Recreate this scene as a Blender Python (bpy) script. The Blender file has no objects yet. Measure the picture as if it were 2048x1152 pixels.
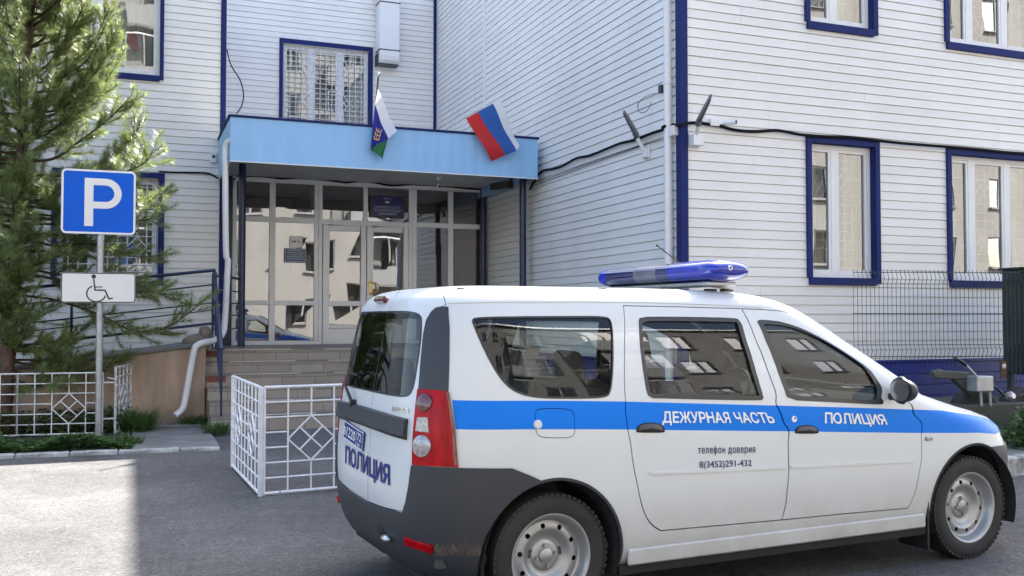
import bpy, bmesh, math, random
import numpy as np
from mathutils import Vector, Matrix
from mathutils.bvhtree import BVHTree
from mathutils.geometry import delaunay_2d_cdt
random.seed(7)
SC = bpy.context.scene
COL = SC.collection
R_ = math.radians
# ------------------------------------------------------------------ camera
FPX = 1925.0                       # focal length in pixels of a 2048 wide frame
YAW = R_(21.57); PITCH = math.atan(61.0 / FPX); EYE = Vector((0, 0, 1.44))
cd = bpy.data.cameras.new("camera"); cam = bpy.data.objects.new("camera", cd); COL.objects.link(cam)
cd.sensor_width = 36.0; cd.lens = FPX / 2048 * 36.0; cd.clip_start = 0.05; cd.clip_end = 500
cam.location = EYE
cam.rotation_euler = (R_(90) + PITCH, 0, -YAW)
SC.camera = cam
cR = Vector((math.cos(YAW), -math.sin(YAW), 0))
cF = Vector((math.sin(YAW) * math.cos(PITCH), math.cos(YAW) * math.cos(PITCH), math.sin(PITCH)))
cU = cR.cross(cF)
def ray(px, py): return cF + cR * ((px - 1024) / FPX) + cU * ((576 - py) / FPX)
def at(px, py, Y=None, X=None, Z=None):
    """real-world point seen at a measured pixel on a known plane"""
    d = ray(px, py)
    if Y is not None: k = Y / d.y
    elif X is not None: k = X / d.x
    else: k = (Z - EYE.z) / d.z
    return EYE + d * k
# ------------------------------------------------------------------ light
SUNV = Vector((.714, .767, 1.0)).normalized()
w = bpy.data.worlds.new("World"); SC.world = w; w.use_nodes = True
nt = w.node_tree; bg = nt.nodes["Background"]
sky = nt.nodes.new("ShaderNodeTexSky"); sky.sky_type = 'NISHITA'; sky.sun_disc = False
sky.sun_elevation = math.asin(SUNV.z); sky.sun_rotation = math.atan2(SUNV.x, SUNV.y)
sky.air_density = 1.0; sky.dust_density = 3.0; sky.ozone_density = 0.8
nt.links.new(sky.outputs[0], bg.inputs[0]); bg.inputs[1].default_value = 0.118
sl = bpy.data.lights.new("sun", 'SUN'); sl.energy = 5.0; sl.angle = R_(0.53); sl.color = (1.0, .95, .87)
so = bpy.data.objects.new("sun", sl); COL.objects.link(so)
so.rotation_euler = (-SUNV).to_track_quat('-Z', 'Y').to_euler(); so.location = (0, 0, 20)
SC.view_settings.view_transform = 'Standard'; SC.view_settings.look = 'None'
SC.view_settings.gamma = 1.0; SC.view_settings.exposure = 2.35
SC.render.engine = 'CYCLES'
try:
    SC.cycles.max_bounces = 10; SC.cycles.transparent_max_bounces = 24; SC.cycles.use_denoising = True
    SC.cycles.caustics_reflective = False; SC.cycles.caustics_refractive = False
except Exception: pass
# ------------------------------------------------------------------ materials
def srgb(r, g, b):
    f = lambda c: c / 255 / 12.92 if c <= 10 else ((c / 255 + .055) / 1.055) ** 2.4
    return (f(r), f(g), f(b), 1)
def mat(name, col, rough=.6, metal=0, spec=.5, coat=0, bump=None, var=None, noise_scale=None):
    m = bpy.data.materials.new(name); m.use_nodes = True
    n = m.node_tree; b = n.nodes["Principled BSDF"]
    c = tuple(col) + ((1,) if len(col) == 3 else ())
    b.inputs["Base Color"].default_value = c
    b.inputs["Roughness"].default_value = rough; b.inputs["Metallic"].default_value = metal
    b.inputs["Specular IOR Level"].default_value = spec
    if coat: b.inputs["Coat Weight"].default_value = coat; b.inputs["Coat Roughness"].default_value = .03
    tc = n.nodes.new("ShaderNodeTexCoord")
    if var:   # var=(scale, amount, detail[, stretch xyz]) : dirt and wear in the surface itself
        mp = n.nodes.new("ShaderNodeMapping"); n.links.new(tc.outputs["Object"], mp.inputs[0])
        if len(var) > 3: mp.inputs["Scale"].default_value = var[3]
        t = n.nodes.new("ShaderNodeTexNoise"); t.inputs["Scale"].default_value = var[0]; t.inputs["Detail"].default_value = var[2]
        n.links.new(mp.outputs[0], t.inputs["Vector"])
        mr = n.nodes.new("ShaderNodeMapRange"); mr.inputs["From Min"].default_value = .3; mr.inputs["From Max"].default_value = .7
        mr.inputs["To Min"].default_value = 1 - var[1]; mr.inputs["To Max"].default_value = 1 + var[1] * .5
        n.links.new(t.outputs["Fac"], mr.inputs["Value"])
        mx = n.nodes.new("ShaderNodeVectorMath"); mx.operation = 'SCALE'; mx.inputs[0].default_value = c[:3]
        n.links.new(mr.outputs[0], mx.inputs["Scale"]); n.links.new(mx.outputs[0], b.inputs["Base Color"])
    if bump:  # bump=(scale, strength, distance)
        t2 = n.nodes.new("ShaderNodeTexNoise"); t2.inputs["Scale"].default_value = bump[0]; t2.inputs["Detail"].default_value = 4
        n.links.new(tc.outputs["Object"], t2.inputs["Vector"])
        bp = n.nodes.new("ShaderNodeBump"); bp.inputs["Strength"].default_value = bump[1]; bp.inputs["Distance"].default_value = bump[2]
        n.links.new(t2.outputs["Fac"], bp.inputs["Height"]); n.links.new(bp.outputs[0], b.inputs["Normal"])
    return m
def glass(name, tint=(.8, .85, .85), ior=1.6, rough=0.0, wob=None, base=0.0):
    """window pane: see-through tint mixed with a mirror-like reflection"""
    m = bpy.data.materials.new(name); m.use_nodes = True; n = m.node_tree; n.nodes.clear()
    o = n.nodes.new("ShaderNodeOutputMaterial"); mx = n.nodes.new("ShaderNodeMixShader")
    tr = n.nodes.new("ShaderNodeBsdfTransparent"); tr.inputs[0].default_value = tuple(tint) + (1,)
    gl = n.nodes.new("ShaderNodeBsdfGlossy"); gl.inputs["Roughness"].default_value = rough; gl.inputs[0].default_value = (.95, .97, 1, 1)
    fr = n.nodes.new("ShaderNodeFresnel"); fr.inputs[0].default_value = ior
    ad = n.nodes.new("ShaderNodeMath"); ad.operation = 'ADD'; ad.use_clamp = True; ad.inputs[1].default_value = base
    n.links.new(fr.outputs[0], ad.inputs[0]); n.links.new(ad.outputs[0], mx.inputs[0])
    n.links.new(tr.outputs[0], mx.inputs[1]); n.links.new(gl.outputs[0], mx.inputs[2]); n.links.new(mx.outputs[0], o.inputs[0])
    if wob:
        tc = n.nodes.new("ShaderNodeTexCoord"); t = n.nodes.new("ShaderNodeTexNoise"); t.inputs["Scale"].default_value = wob[0]; t.inputs["Detail"].default_value = 1
        n.links.new(tc.outputs["Object"], t.inputs["Vector"])
        bp = n.nodes.new("ShaderNodeBump"); bp.inputs["Strength"].default_value = wob[1]; bp.inputs["Distance"].default_value = wob[2]
        n.links.new(t.outputs["Fac"], bp.inputs["Height"])
        n.links.new(bp.outputs[0], gl.inputs["Normal"]); n.links.new(bp.outputs[0], fr.inputs["Normal"])
    return m
M = {}
def sidingmat():
    m = mat("white_vinyl_siding", (.765, .75, .725), .38, var=(1.2, .07, 6, (1, 1, .22))); n = m.node_tree; b = n.nodes["Principled BSDF"]
    src = b.inputs["Base Color"].links[0].from_socket; gi = n.nodes.new("ShaderNodeNewGeometry"); mr = n.nodes.new("ShaderNodeMapRange"); mr.inputs["To Min"].default_value = .965; mr.inputs["To Max"].default_value = 1.02
    n.links.new(gi.outputs["Random Per Island"], mr.inputs["Value"]); vm = n.nodes.new("ShaderNodeVectorMath"); vm.operation = 'SCALE'; n.links.new(src, vm.inputs[0]); n.links.new(mr.outputs[0], vm.inputs["Scale"]); n.links.new(vm.outputs[0], b.inputs["Base Color"])
    return m
M['siding'] = sidingmat()
M['blue'] = mat("blue_painted_trim", srgb(32, 44, 98), .6, spec=.15, var=(3, .12, 4))
M['navy'] = mat("navy_painted_steel", srgb(28, 40, 72), .32, var=(8, .15, 4))
M['sky_blue'] = mat("light_blue_profiled_sheet", srgb(142, 191, 234), .38, var=(1.5, .06, 4, (3, 3, .4)))
M['soffit'] = mat("grey_soffit_board", (.62, .62, .61), .6, var=(2, .15, 5))
M['pvc'] = mat("white_pvc", (.74, .74, .75), .35, var=(2, .04, 3))
M['pvc_grey'] = mat("weathered_white_pvc", (.88, .88, .88), .4, var=(2, .06, 3))
def chipped():
    m = mat("chipped_white_paint", (.76, .76, .77), .45, var=(14, .16, 6)); n = m.node_tree; b = n.nodes["Principled BSDF"]; src = b.inputs["Base Color"].links[0].from_socket
    tc = n.nodes.new("ShaderNodeTexCoord"); t = n.nodes.new("ShaderNodeTexNoise"); t.inputs["Scale"].default_value = 11; t.inputs["Detail"].default_value = 9; t.inputs["Roughness"].default_value = .75; n.links.new(tc.outputs["Object"], t.inputs["Vector"])
    mr = n.nodes.new("ShaderNodeMapRange"); mr.inputs["From Min"].default_value = .62; mr.inputs["From Max"].default_value = .68; n.links.new(t.outputs["Fac"], mr.inputs["Value"])
    mx = n.nodes.new("ShaderNodeMix"); mx.data_type = 'RGBA'; mx.inputs[7].default_value = (.20, .12, .08, 1); n.links.new(mr.outputs[0], mx.inputs[0]); n.links.new(src, mx.inputs[6]); n.links.new(mx.outputs[2], b.inputs["Base Color"]); return m
M['white_paint'] = chipped()
M['far_pane'] = glass("far_window_glass", (.8, .82, .82), 1.35)
M['pane'] = glass("window_glass", (.78, .82, .80), 1.5, wob=(1.3, .2, .01), base=.17)
M['store_pane'] = glass("entrance_glass", (.66, .65, .64), 1.6, wob=(.8, .2, .02), base=.16)
M['room'] = mat("room_wall", (.60, .59, .56), .8)
M['vest'] = mat("vestibule_wall", (.70, .62, .55), .7)
M['curtain'] = mat("pale_curtain", (.62, .61, .58), .8)
M['tile'] = None
M['black_rubber'] = mat("black_rubber", (.012, .012, .013), .45)
M['cable'] = mat("black_cable", (.01, .01, .011), .85, spec=.15)
M['galv'] = mat("galvanised_steel", (.42, .42, .42), .42, .6, var=(9, .2, 5))
M['dark_metal'] = mat("dark_grey_metal", (.05, .055, .06), .4, .3)
M['mesh_green'] = mat("dark_green_wire", (.03, .045, .042), .5)
M['green_box'] = mat("dark_green_paint", (.022, .034, .032), .5, var=(4, .25, 5))
M['olive'] = mat("olive_drab_paint", (.06, .065, .05), .6, var=(6, .3, 5))
M['rust'] = mat("rusty_steel", (.10, .05, .03), .8, var=(9, .4, 5))
M['gold'] = mat("brass", (.55, .38, .12), .3, .9)
M['red'] = mat("red_paint", srgb(190, 40, 45), .5)
M['concrete'] = mat("grey_concrete", (.19, .19, .18), .85, var=(3, .3, 6), bump=(40, .4, .01))
M['ramp'] = mat("brown_stained_concrete", (.42, .31, .23), .85, var=(3.2, .45, 8, (1, 1, .22)), bump=(25, .3, .01))
M['kerb'] = mat("whitewashed_kerb", (.46, .46, .44), .85, var=(7, .7, 8), bump=(30, .5, .01))
M['twig_bark'] = mat("twig_bark", (.06, .045, .03), .95, spec=.1)
M['soil'] = mat("dark_soil", (.045, .036, .025), .95, var=(6, .4, 6), bump=(20, 1, .03))
M['beige'] = mat("beige_render", (.33, .315, .29), .85, var=(.8, .12, 5))
M['bark'] = mat("pine_bark", (.115, .07, .048), .9, var=(14, .45, 6, (1, 1, .25)), bump=(30, 1, .02))
M['signblue'] = mat("blue_sign_sheet", srgb(4, 92, 204), .5, spec=.2, var=(5, .05, 3))
M['signwhite'] = mat("white_sign_sheet", (.80, .77, .74), .35, var=(5, .04, 3))
M['signblack'] = mat("black_sign_film", (.02, .02, .022), .4)
M['plaque'] = mat("navy_plaque", srgb(30, 32, 96), .25)
M['plaque_text'] = mat("pale_lettering", (.62, .64, .70), .5)
M['maroon'] = mat("maroon_plaque_edge", (.06, .02, .035), .4)
def leafmat(name, c1, c2, trans=.35):
    m = bpy.data.materials.new(name); m.use_nodes = True; n = m.node_tree; b = n.nodes["Principled BSDF"]
    b.inputs["Roughness"].default_value = .38
    gi = n.nodes.new("ShaderNodeNewGeometry"); cr = n.nodes.new("ShaderNodeMix"); cr.data_type = 'RGBA'
    cr.inputs[6].default_value = c1; cr.inputs[7].default_value = c2
    n.links.new(gi.outputs["Random Per Island"], cr.inputs[0]); n.links.new(cr.outputs[2], b.inputs["Base Color"])
    tl = n.nodes.new("ShaderNodeBsdfTranslucent"); n.links.new(cr.outputs[2], tl.inputs[0])
    mx = n.nodes.new("ShaderNodeMixShader"); mx.inputs[0].default_value = trans
    o = n.nodes["Material Output"]; n.links.new(b.outputs[0], mx.inputs[1]); n.links.new(tl.outputs[0], mx.inputs[2]); n.links.new(mx.outputs[0], o.inputs[0])
    return m
M['needles'] = leafmat("pine_needles", (.13, .19, .07, 1), (.32, .37, .13, 1), .45)
M['weed'] = leafmat("weed_leaves", (.04, .11, .03, 1), (.13, .21, .055, 1))
# ------------------------------------------------------------------ mesh builder
ORG = {}
class MB:
    def __init__(s): s.v = []; s.f = []; s.m = []
    def add(s, vs, fs, mi=0):
        k = len(s.v); s.v += [Vector(p) for p in vs]
        for f in fs: s.f.append([k + i for i in f]); s.m.append(mi)
    def quad(s, a, b, c, d, mi=0): s.add([a, b, c, d], [(0, 1, 2, 3)], mi)
    def box(s, x0, x1, y0, y1, z0, z1, T=None, mi=0):
        vs = [Vector((x, y, z)) for z in (z0, z1) for y in (y0, y1) for x in (x0, x1)]
        if T: vs = [T(p) for p in vs]
        s.add(vs, [(0, 2, 3, 1), (4, 5, 7, 6), (0, 1, 5, 4), (2, 6, 7, 3), (0, 4, 6, 2), (1, 3, 7, 5)], mi)
    def bar(s, a, b, wd, th, up=Vector((0, 0, 1)), mi=0):
        """square bar from a to b, wd across, th along up"""
        a = Vector(a); b = Vector(b); d = (b - a); L = d.length; d.normalize()
        sd = d.cross(up)
        if sd.length < 1e-4: sd = d.cross(Vector((1, 0, 0)))
        sd.normalize(); u2 = sd.cross(d)
        T = lambda p: a + d * p.x + sd * p.y + u2 * p.z
        s.box(0, L, -wd / 2, wd / 2, -th / 2, th / 2, T, mi)
    def tube(s, pts, r, n=8, mi=0, cap=True):
        pts = [Vector(p) for p in pts]; rs = r if isinstance(r, (list, tuple)) else [r] * len(pts)
        k = len(s.v); prev = None
        for i, p in enumerate(pts):
            if i == 0: d = pts[1] - p
            elif i == len(pts) - 1: d = p - pts[i - 1]
            else: d = (pts[i + 1] - p).normalized() + (p - pts[i - 1]).normalized()
            d.normalize()
            if prev is None:
                ref = Vector((0, 0, 1)) if abs(d.z) < .9 else Vector((1, 0, 0))
                prev = d.cross(ref).normalized()
            else: prev = (prev - d * prev.dot(d)).normalized()
            q = d.cross(prev)
            for j in range(n):
                a = 2 * math.pi * j / n; s.v.append(p + prev * (rs[i] * math.cos(a)) + q * (rs[i] * math.sin(a)))
        for i in range(len(pts) - 1):
            for j in range(n):
                s.f.append([k + i * n + j, k + i * n + (j + 1) % n, k + (i + 1) * n + (j + 1) % n, k + (i + 1) * n + j]); s.m.append(mi)
        if cap:
            s.f.append([k + j for j in range(n)][::-1]); s.m.append(mi)
            e = k + (len(pts) - 1) * n; s.f.append([e + j for j in range(n)]); s.m.append(mi)
    def lathe(s, prof, o, ax, n=32, mi=0):
        """prof: list of (radius, distance along axis)"""
        o = Vector(o); ax = Vector(ax).normalized(); p = ax.orthogonal().normalized(); q = ax.cross(p); k = len(s.v)
        for r, h in prof:
            for j in range(n):
                a = 2 * math.pi * j / n; s.v.append(o + ax * h + p * (r * math.cos(a)) + q * (r * math.sin(a)))
        for i in range(len(prof) - 1):
            for j in range(n):
                s.f.append([k + i * n + j, k + i * n + (j + 1) % n, k + (i + 1) * n + (j + 1) % n, k + (i + 1) * n + j]); s.m.append(mi)
    def prism(s, poly, vec, mi=0):
        vec = Vector(vec); n = len(poly); poly = [Vector(p) for p in poly]
        s.add(poly + [p + vec for p in poly], [list(range(n))[::-1], [n + i for i in range(n)]] + [(i, (i + 1) % n, n + (i + 1) % n, n + i) for i in range(n)], mi)
    def ball(s, c, r, n=10, sc=(1, 1, 1), mi=0, T=None):
        c = Vector(c); k = len(s.v)
        for i in range(n + 1):
            ph = math.pi * i / n
            for j in range(2 * n):
                a = math.pi * j / n
                p = Vector((r * sc[0] * math.sin(ph) * math.cos(a), r * sc[1] * math.sin(ph) * math.sin(a), r * sc[2] * math.cos(ph)))
                s.v.append(c + (T @ p if T else p))
        for i in range(n):
            for j in range(2 * n):
                s.f.append([k + i * 2 * n + j, k + (i + 1) * 2 * n + j, k + (i + 1) * 2 * n + (j + 1) % (2 * n), k + i * 2 * n + (j + 1) % (2 * n)]); s.m.append(mi)
    def build(s, name, mats, parent=None, smooth=False, bevel=0, org=None, fix=True, local=False, seg=1):
        if not isinstance(mats, (list, tuple)): mats = [mats]
        mats = [M[x] if isinstance(x, str) else x for x in mats]
        if local: o = Vector((0, 0, 0))
        elif parent is not None: o = ORG[parent.name]
        elif org is not None: o = Vector(org)
        else:
            o = Vector((sum(p.x for p in s.v) / len(s.v), sum(p.y for p in s.v) / len(s.v), min(p.z for p in s.v)))
        me = bpy.data.meshes.new(name)
        me.from_pydata([p - o for p in s.v], [], s.f); 
        for m in mats: me.materials.append(m)
        me.polygons.foreach_set("material_index", s.m)
        if fix or bevel:
            bm = bmesh.new(); bm.from_mesh(me)
            bmesh.ops.remove_doubles(bm, verts=bm.verts, dist=1e-5)
            if fix: bmesh.ops.recalc_face_normals(bm, faces=bm.faces)
            if bevel:
                es = [e for e in bm.edges if len(e.link_faces) == 2 and e.calc_face_angle(0) > .6]
                bmesh.ops.bevel(bm, geom=es, offset=bevel, segments=seg, affect='EDGES', profile=.5, clamp_overlap=True)
            bm.to_mesh(me); bm.free()
        if smooth:
            me.polygons.foreach_set("use_smooth", [True] * len(me.polygons))
            try: me.set_sharp_from_angle(angle=R_(38))
            except Exception: pass
        ob = bpy.data.objects.new(name, me); COL.objects.link(ob)
        if parent is not None: ob.parent = parent; ORG[ob.name] = ORG[parent.name]
        else: ob.location = o; ORG[ob.name] = o
        if local: ORG[ob.name] = Vector((0, 0, 0))
        return ob
def thing(name, label, cat, loc, group=None, rz=0):
    o = bpy.data.objects.new(name, None); COL.objects.link(o); o.empty_display_size = .2
    o.location = loc; o.rotation_euler = (0, 0, rz); ORG[o.name] = Vector(loc)
    tag(o, label, cat, group); return o
def tag(o, label=None, cat=None, group=None, kind=None):
    if label: o["label"] = label
    if cat: o["category"] = cat
    if group: o["group"] = group
    if kind: o["kind"] = kind
    return o
def copy_tree(o, parent=None):
    c = o.copy(); COL.objects.link(c)
    if parent is not None: c.parent = parent
    ORG[c.name] = ORG[o.name]
    for ch in [q for q in bpy.data.objects if q.parent == o and q != c]: copy_tree(ch, c)
    return c
def smooth_path(pts, k=6):
    pts = [Vector(p) for p in pts]; out = []
    for i in range(len(pts) - 1):
        p0 = pts[max(i - 1, 0)]; p1 = pts[i]; p2 = pts[i + 1]; p3 = pts[min(i + 2, len(pts) - 1)]
        for j in range(k):
            t = j / k
            out.append(.5 * ((2 * p1) + (p2 - p0) * t + (2 * p0 - 5 * p1 + 4 * p2 - p3) * t * t + (3 * p1 - p0 - 3 * p2 + p3) * t ** 3))
    out.append(pts[-1]); return out
def fill_outlines(pts, eds):
    """triangles inside glyph outlines by winding number (outlines may overlap, counters run the other way)"""
    par = list(range(len(pts)))
    def root(i):
        while par[i] != i: i = par[i]
        return i
    for a, b in eds: par[root(a)] = root(b)
    comp = {}
    for i in range(len(pts)): comp.setdefault(root(i), []).append(i)
    segs = []
    for c in comp.values():
        c.sort(); segs += [(pts[c[k]], pts[c[(k + 1) % len(c)]]) for k in range(len(c))]
    v2, _e, f2, *_r = delaunay_2d_cdt([Vector(p) for p in pts], eds, [], 0, 1e-5)
    S = np.array([(a[0], a[1], b[0], b[1]) for a, b in segs]); fs = []
    for f in f2:
        x, y = sum(v2[i].x for i in f) / len(f), sum(v2[i].y for i in f) / len(f)
        up = (S[:, 1] <= y) & (S[:, 3] > y); dn = (S[:, 1] > y) & (S[:, 3] <= y); cr = (S[:, 2] - S[:, 0]) * (y - S[:, 1]) - (x - S[:, 0]) * (S[:, 3] - S[:, 1])
        if int((up & (cr > 0)).sum()) - int((dn & (cr < 0)).sum()) != 0: fs.append(tuple(f))
    return [(p.x, p.y) for p in v2], fs
def text_geo(body0, bold=0.0, spacing=1.0, shear=0.0):
    """flat glyph triangles of a text: verts (x,y), faces, scaled so cap height and width are known"""
    body = body0.replace("ф", "о")
    cu = bpy.data.curves.new("t", 'FONT'); cu.body = body; cu.size = 1; cu.space_character = spacing; cu.shear = shear
    cu.resolution_u = 4; cu.fill_mode = 'NONE'
    ob = bpy.data.objects.new("t", cu); COL.objects.link(ob)
    dg = bpy.context.evaluated_depsgraph_get(); me = ob.evaluated_get(dg).to_mesh()
    vs, fs = fill_outlines([(v.co.x, v.co.y) for v in me.vertices], [tuple(e.vertices) for e in me.edges])
    if "ф" in body0:      # this glyph is drawn as a round letter with a stem
        i = body0.index("ф"); xa = max(p[0] for p in text_geo(body[:i], 0, spacing)[0]); xb = max(p[0] for p in text_geo(body[:i + 1], 0, spacing)[0])
        xm = xb - .285; k = len(vs); vs += [(xm - .045, -.2), (xm + .045, -.2), (xm + .045, .74), (xm - .045, .74)]; fs.append((k, k + 1, k + 2, k + 3))
    n0 = len(vs); base = list(vs); bf_ = list(fs)
    if bold > 0:
        for k, (dx, dy) in enumerate(((-bold, 0), (bold, 0), (0, bold * .8), (0, -bold * .8)), 1):
            vs += [(x + dx, y + dy) for x, y in base]; fs += [tuple(i + k * n0 for i in f) for f in bf_]
    global TXN
    TXN = n0
    ob.evaluated_get(dg).to_mesh_clear(); bpy.data.objects.remove(ob); bpy.data.curves.remove(cu)
    return vs, fs
def put_text(mb, body, o, ux, uy, n=Vector((0, 0, 0)), width=None, cap=None, bold=0.02, center=False, mi=0, spacing=1.0):
    """lettering on a plane: o baseline-left, ux/uy unit axes, cap = cap height (glyph cap height is about .73)"""
    vs, fs = text_geo(body, bold, spacing)
    x0 = min(v[0] for v in vs); x1 = max(v[0] for v in vs)
    sy = cap / .73; sx = (width / (x1 - x0)) if width else sy
    cx = (x1 - x0) / 2 * sx if center else 0
    nn = Vector(ux).cross(Vector(uy)).normalized(); mb.add([Vector(o) + Vector(ux) * ((x - x0) * sx - cx) + Vector(uy) * (y * sy) + Vector(n) + nn * (.00025 * (i // TXN)) for i, (x, y) in enumerate(vs)], fs, mi)
def stroke(mb, pts, wd, o, ux, uy, n=Vector((0, 0, 0)), mi=0, closed=False):
    """flat painted line of width wd through 2-D points"""
    P = [Vector((p[0], p[1])) for p in pts]; N = len(P); L = []; Rr = []
    for i in range(N):
        a = P[(i - 1) % N] if (i or closed) else P[i]; b = P[(i + 1) % N] if (i < N - 1 or closed) else P[i]
        d1 = (P[i] - a).normalized() if (P[i] - a).length > 1e-9 else (b - P[i]).normalized()
        d2 = (b - P[i]).normalized() if (b - P[i]).length > 1e-9 else d1
        n1 = Vector((-d1.y, d1.x)); n2 = Vector((-d2.y, d2.x)); m = (n1 + n2).normalized(); k = wd / 2 / max(.4, m.dot(n1))
        L.append(P[i] + m * k); Rr.append(P[i] - m * k)
    W3 = lambda p: Vector(o) + Vector(ux) * p.x + Vector(uy) * p.y + Vector(n)
    for i in range(N if closed else N - 1):
        j = (i + 1) % N; mb.quad(W3(L[i]), W3(Rr[i]), W3(Rr[j]), W3(L[j]), mi)
UZ = Vector((0, 0, 1))
# ================================================================== GROUND
def asphalt():
    m = bpy.data.materials.new("worn_asphalt"); m.use_nodes = True; n = m.node_tree; b = n.nodes["Principled BSDF"]; L = n.links.new
    tc = n.nodes.new("ShaderNodeTexCoord")
    def noise(sc, det, rough=.5):
        t = n.nodes.new("ShaderNodeTexNoise"); t.inputs["Scale"].default_value = sc; t.inputs["Detail"].default_value = det; t.inputs["Roughness"].default_value = rough
        L(tc.outputs["Object"], t.inputs["Vector"]); return t
    def ramp(src, stops):
        r = n.nodes.new("ShaderNodeValToRGB"); e = r.color_ramp.elements
        e[0].position, e[0].color = stops[0][0], (stops[0][1],) * 3 + (1,); e[1].position, e[1].color = stops[-1][0], (stops[-1][1],) * 3 + (1,)
        for p, v in stops[1:-1]: q = e.new(p); q.color = (v, v, v, 1)
        L(src, r.inputs[0]); return r.outputs[0]
    def mul(a, c):
        x = n.nodes.new("ShaderNodeMix"); x.data_type = 'RGBA'; x.blend_type = 'MULTIPLY'; x.inputs[0].default_value = 1; L(a, x.inputs[6]); L(c, x.inputs[7]); return x.outputs[2]
    big = ramp(noise(.45, 6).outputs["Fac"], [(.3, .078), (.7, .155)])
    mid = ramp(noise(5, 8, .7).outputs["Fac"], [(.3, .80), (.7, 1.18)])
    v = n.nodes.new("ShaderNodeTexVoronoi"); v.inputs["Scale"].default_value = 75; L(tc.outputs["Object"], v.inputs["Vector"])
    stone = ramp(v.outputs["Color"], [(0, .50), (.3, .82), (.6, 1.02), (.88, 1.15), (1, 1.9)])
    v2 = n.nodes.new("ShaderNodeTexVoronoi"); v2.inputs["Scale"].default_value = 26; v2.inputs["Randomness"].default_value = 1; L(tc.outputs["Object"], v2.inputs["Vector"])
    fleck = ramp(v2.outputs["Distance"], [(.0, .35), (.12, .55), (.2, 1), (1, 1.06)])
    fine = ramp(noise(170, 3, .8).outputs["Fac"], [(.3, .72), (.7, 1.25)])
    # dusty pale drift and cracks
    dust = ramp(noise(1.1, 7, .65).outputs["Fac"], [(.45, 1.0), (.75, 1.28)])
    wv = n.nodes.new("ShaderNodeTexVoronoi"); wv.feature = 'DISTANCE_TO_EDGE'; wv.inputs["Scale"].default_value = .55
    wn = noise(2.2, 5); ad = n.nodes.new("ShaderNodeMix"); ad.data_type = 'RGBA'; ad.inputs[0].default_value = .25; L(tc.outputs["Object"], ad.inputs[6]); L(wn.outputs["Color"], ad.inputs[7]); L(ad.outputs[2], wv.inputs["Vector"])
    crack = ramp(wv.outputs["Distance"], [(.0, .86), (.004, .95), (.008, 1)])
    blot = ramp(noise(22, 7, .85).outputs["Fac"], [(.30, .45), (.44, .88), (.56, 1.08), (.70, 1.8)])
    stn = ramp(noise(.8, 6, .62).outputs["Fac"], [(.28, .55), (.37, .9), (.43, 1)])
    c = mul(mul(mul(mul(mul(mul(mul(mul(stn, big), mid), stone), fine), dust), crack), fleck), blot)
    tint = n.nodes.new("ShaderNodeMix"); tint.data_type = 'RGBA'; tint.blend_type = 'MULTIPLY'; tint.inputs[0].default_value = 1; tint.inputs[7].default_value = (1.0, .99, .975, 1); L(c, tint.inputs[6])
    L(tint.outputs[2], b.inputs["Base Color"]); b.inputs["Roughness"].default_value = .82; b.inputs["Specular IOR Level"].default_value = .35
    bp = n.nodes.new("ShaderNodeBump"); bp.inputs["Strength"].default_value = .7; bp.inputs["Distance"].default_value = .012
    hh = mul(stone, fine); L(hh, bp.inputs["Height"]); L(bp.outputs[0], b.inputs["Normal"])
    return m
M['asphalt'] = asphalt()
g = MB(); g.quad((-90, -90, 0), (90, -90, 0), (90, 90, 0), (-90, 90, 0))
tag(g.build("asphalt_yard", 'asphalt', org=(0, 0, 0), fix=False), "patched grey asphalt of the station yard", "ground", kind='structure')
# planting bed behind the left kerb
g = MB(); g.quad((-9, 11.55, .012), (-.05, 11.33, .03), (.02, 13.6, .03), (-9, 13.6, .012))
tag(g.build("planting_bed", 'soil', org=(-3, 12.4, 0), fix=False), "dark soil bed behind the low white kerb", "ground", kind='structure')
g = MB(); g.box(.02, .93, 11.12, 13.6, -.02, .035)
g.box(.1, .86, 13.15, 13.58, .035, .062)
tag(g.build("concrete_apron", 'concrete', org=(.5, 12.3, 0), bevel=.008), "stained concrete apron beside the steps", "path", kind='structure')
# kerb in separate lengths
ka = Vector((-9, 11.66, 0)); kb = Vector((.93, 11.06, 0)); kd = (kb - ka).normalized(); Lk = (kb - ka).length; s = 0
while s < Lk:
    l = min(random.uniform(.45, 1.0), Lk - s); mid = ka + kd * (s + l / 2)
    if Lk - s > .2 and random.random() > (.0 if Lk - s < 1.9 else .12):
        mb = MB(); h = .038 + random.uniform(-.016, .014); mb.bar(ka + kd * s + Vector((0, random.uniform(-.012, .012), h / 2 - .03)), ka + kd * (s + l - .012) + Vector((0, random.uniform(-.012, .012), h / 2 - .03)), .10, h + .06)
        o = mb.build("kerb_stone", 'kerb', bevel=.012)
        if mid.x > -1.75: lab = "flaking whitewashed kerb stone on the edge of the yard below the left fence" if mid.x < -.3 else "whitewashed kerb stone across the front of the concrete apron"
        else: lab = "whitewashed kerb stone further along the planting bed"
        tag(o, lab, "kerb stone", "kerb stones along the bed and apron")
    s += l
# far right pavement behind the car
g = MB(); g.prism([(7.25, 6.62, -.05), (14, 8.0, -.05), (14, 9.9, -.05), (7.6, 9.9, -.05)], (0, 0, .15))
tag(g.build("pavement", 'concrete', org=(9, 8.5, 0), bevel=.01), "grey pavement behind the car's nose", "pavement", kind='structure')
for i in range(5):
    a = Vector((7.15 + i * 1.0, 6.52 + i * .205, 0)); b = a + Vector((.98, .2, 0)); mb = MB(); mb.bar(a + UZ * .06, b + UZ * .06, .13, .22)
    tag(mb.build("kerb_stone", 'kerb', bevel=.015), "whitewashed kerb stone at the right edge behind the car's front wheel", "kerb stone", "kerb stones along the right pavement")

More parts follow.
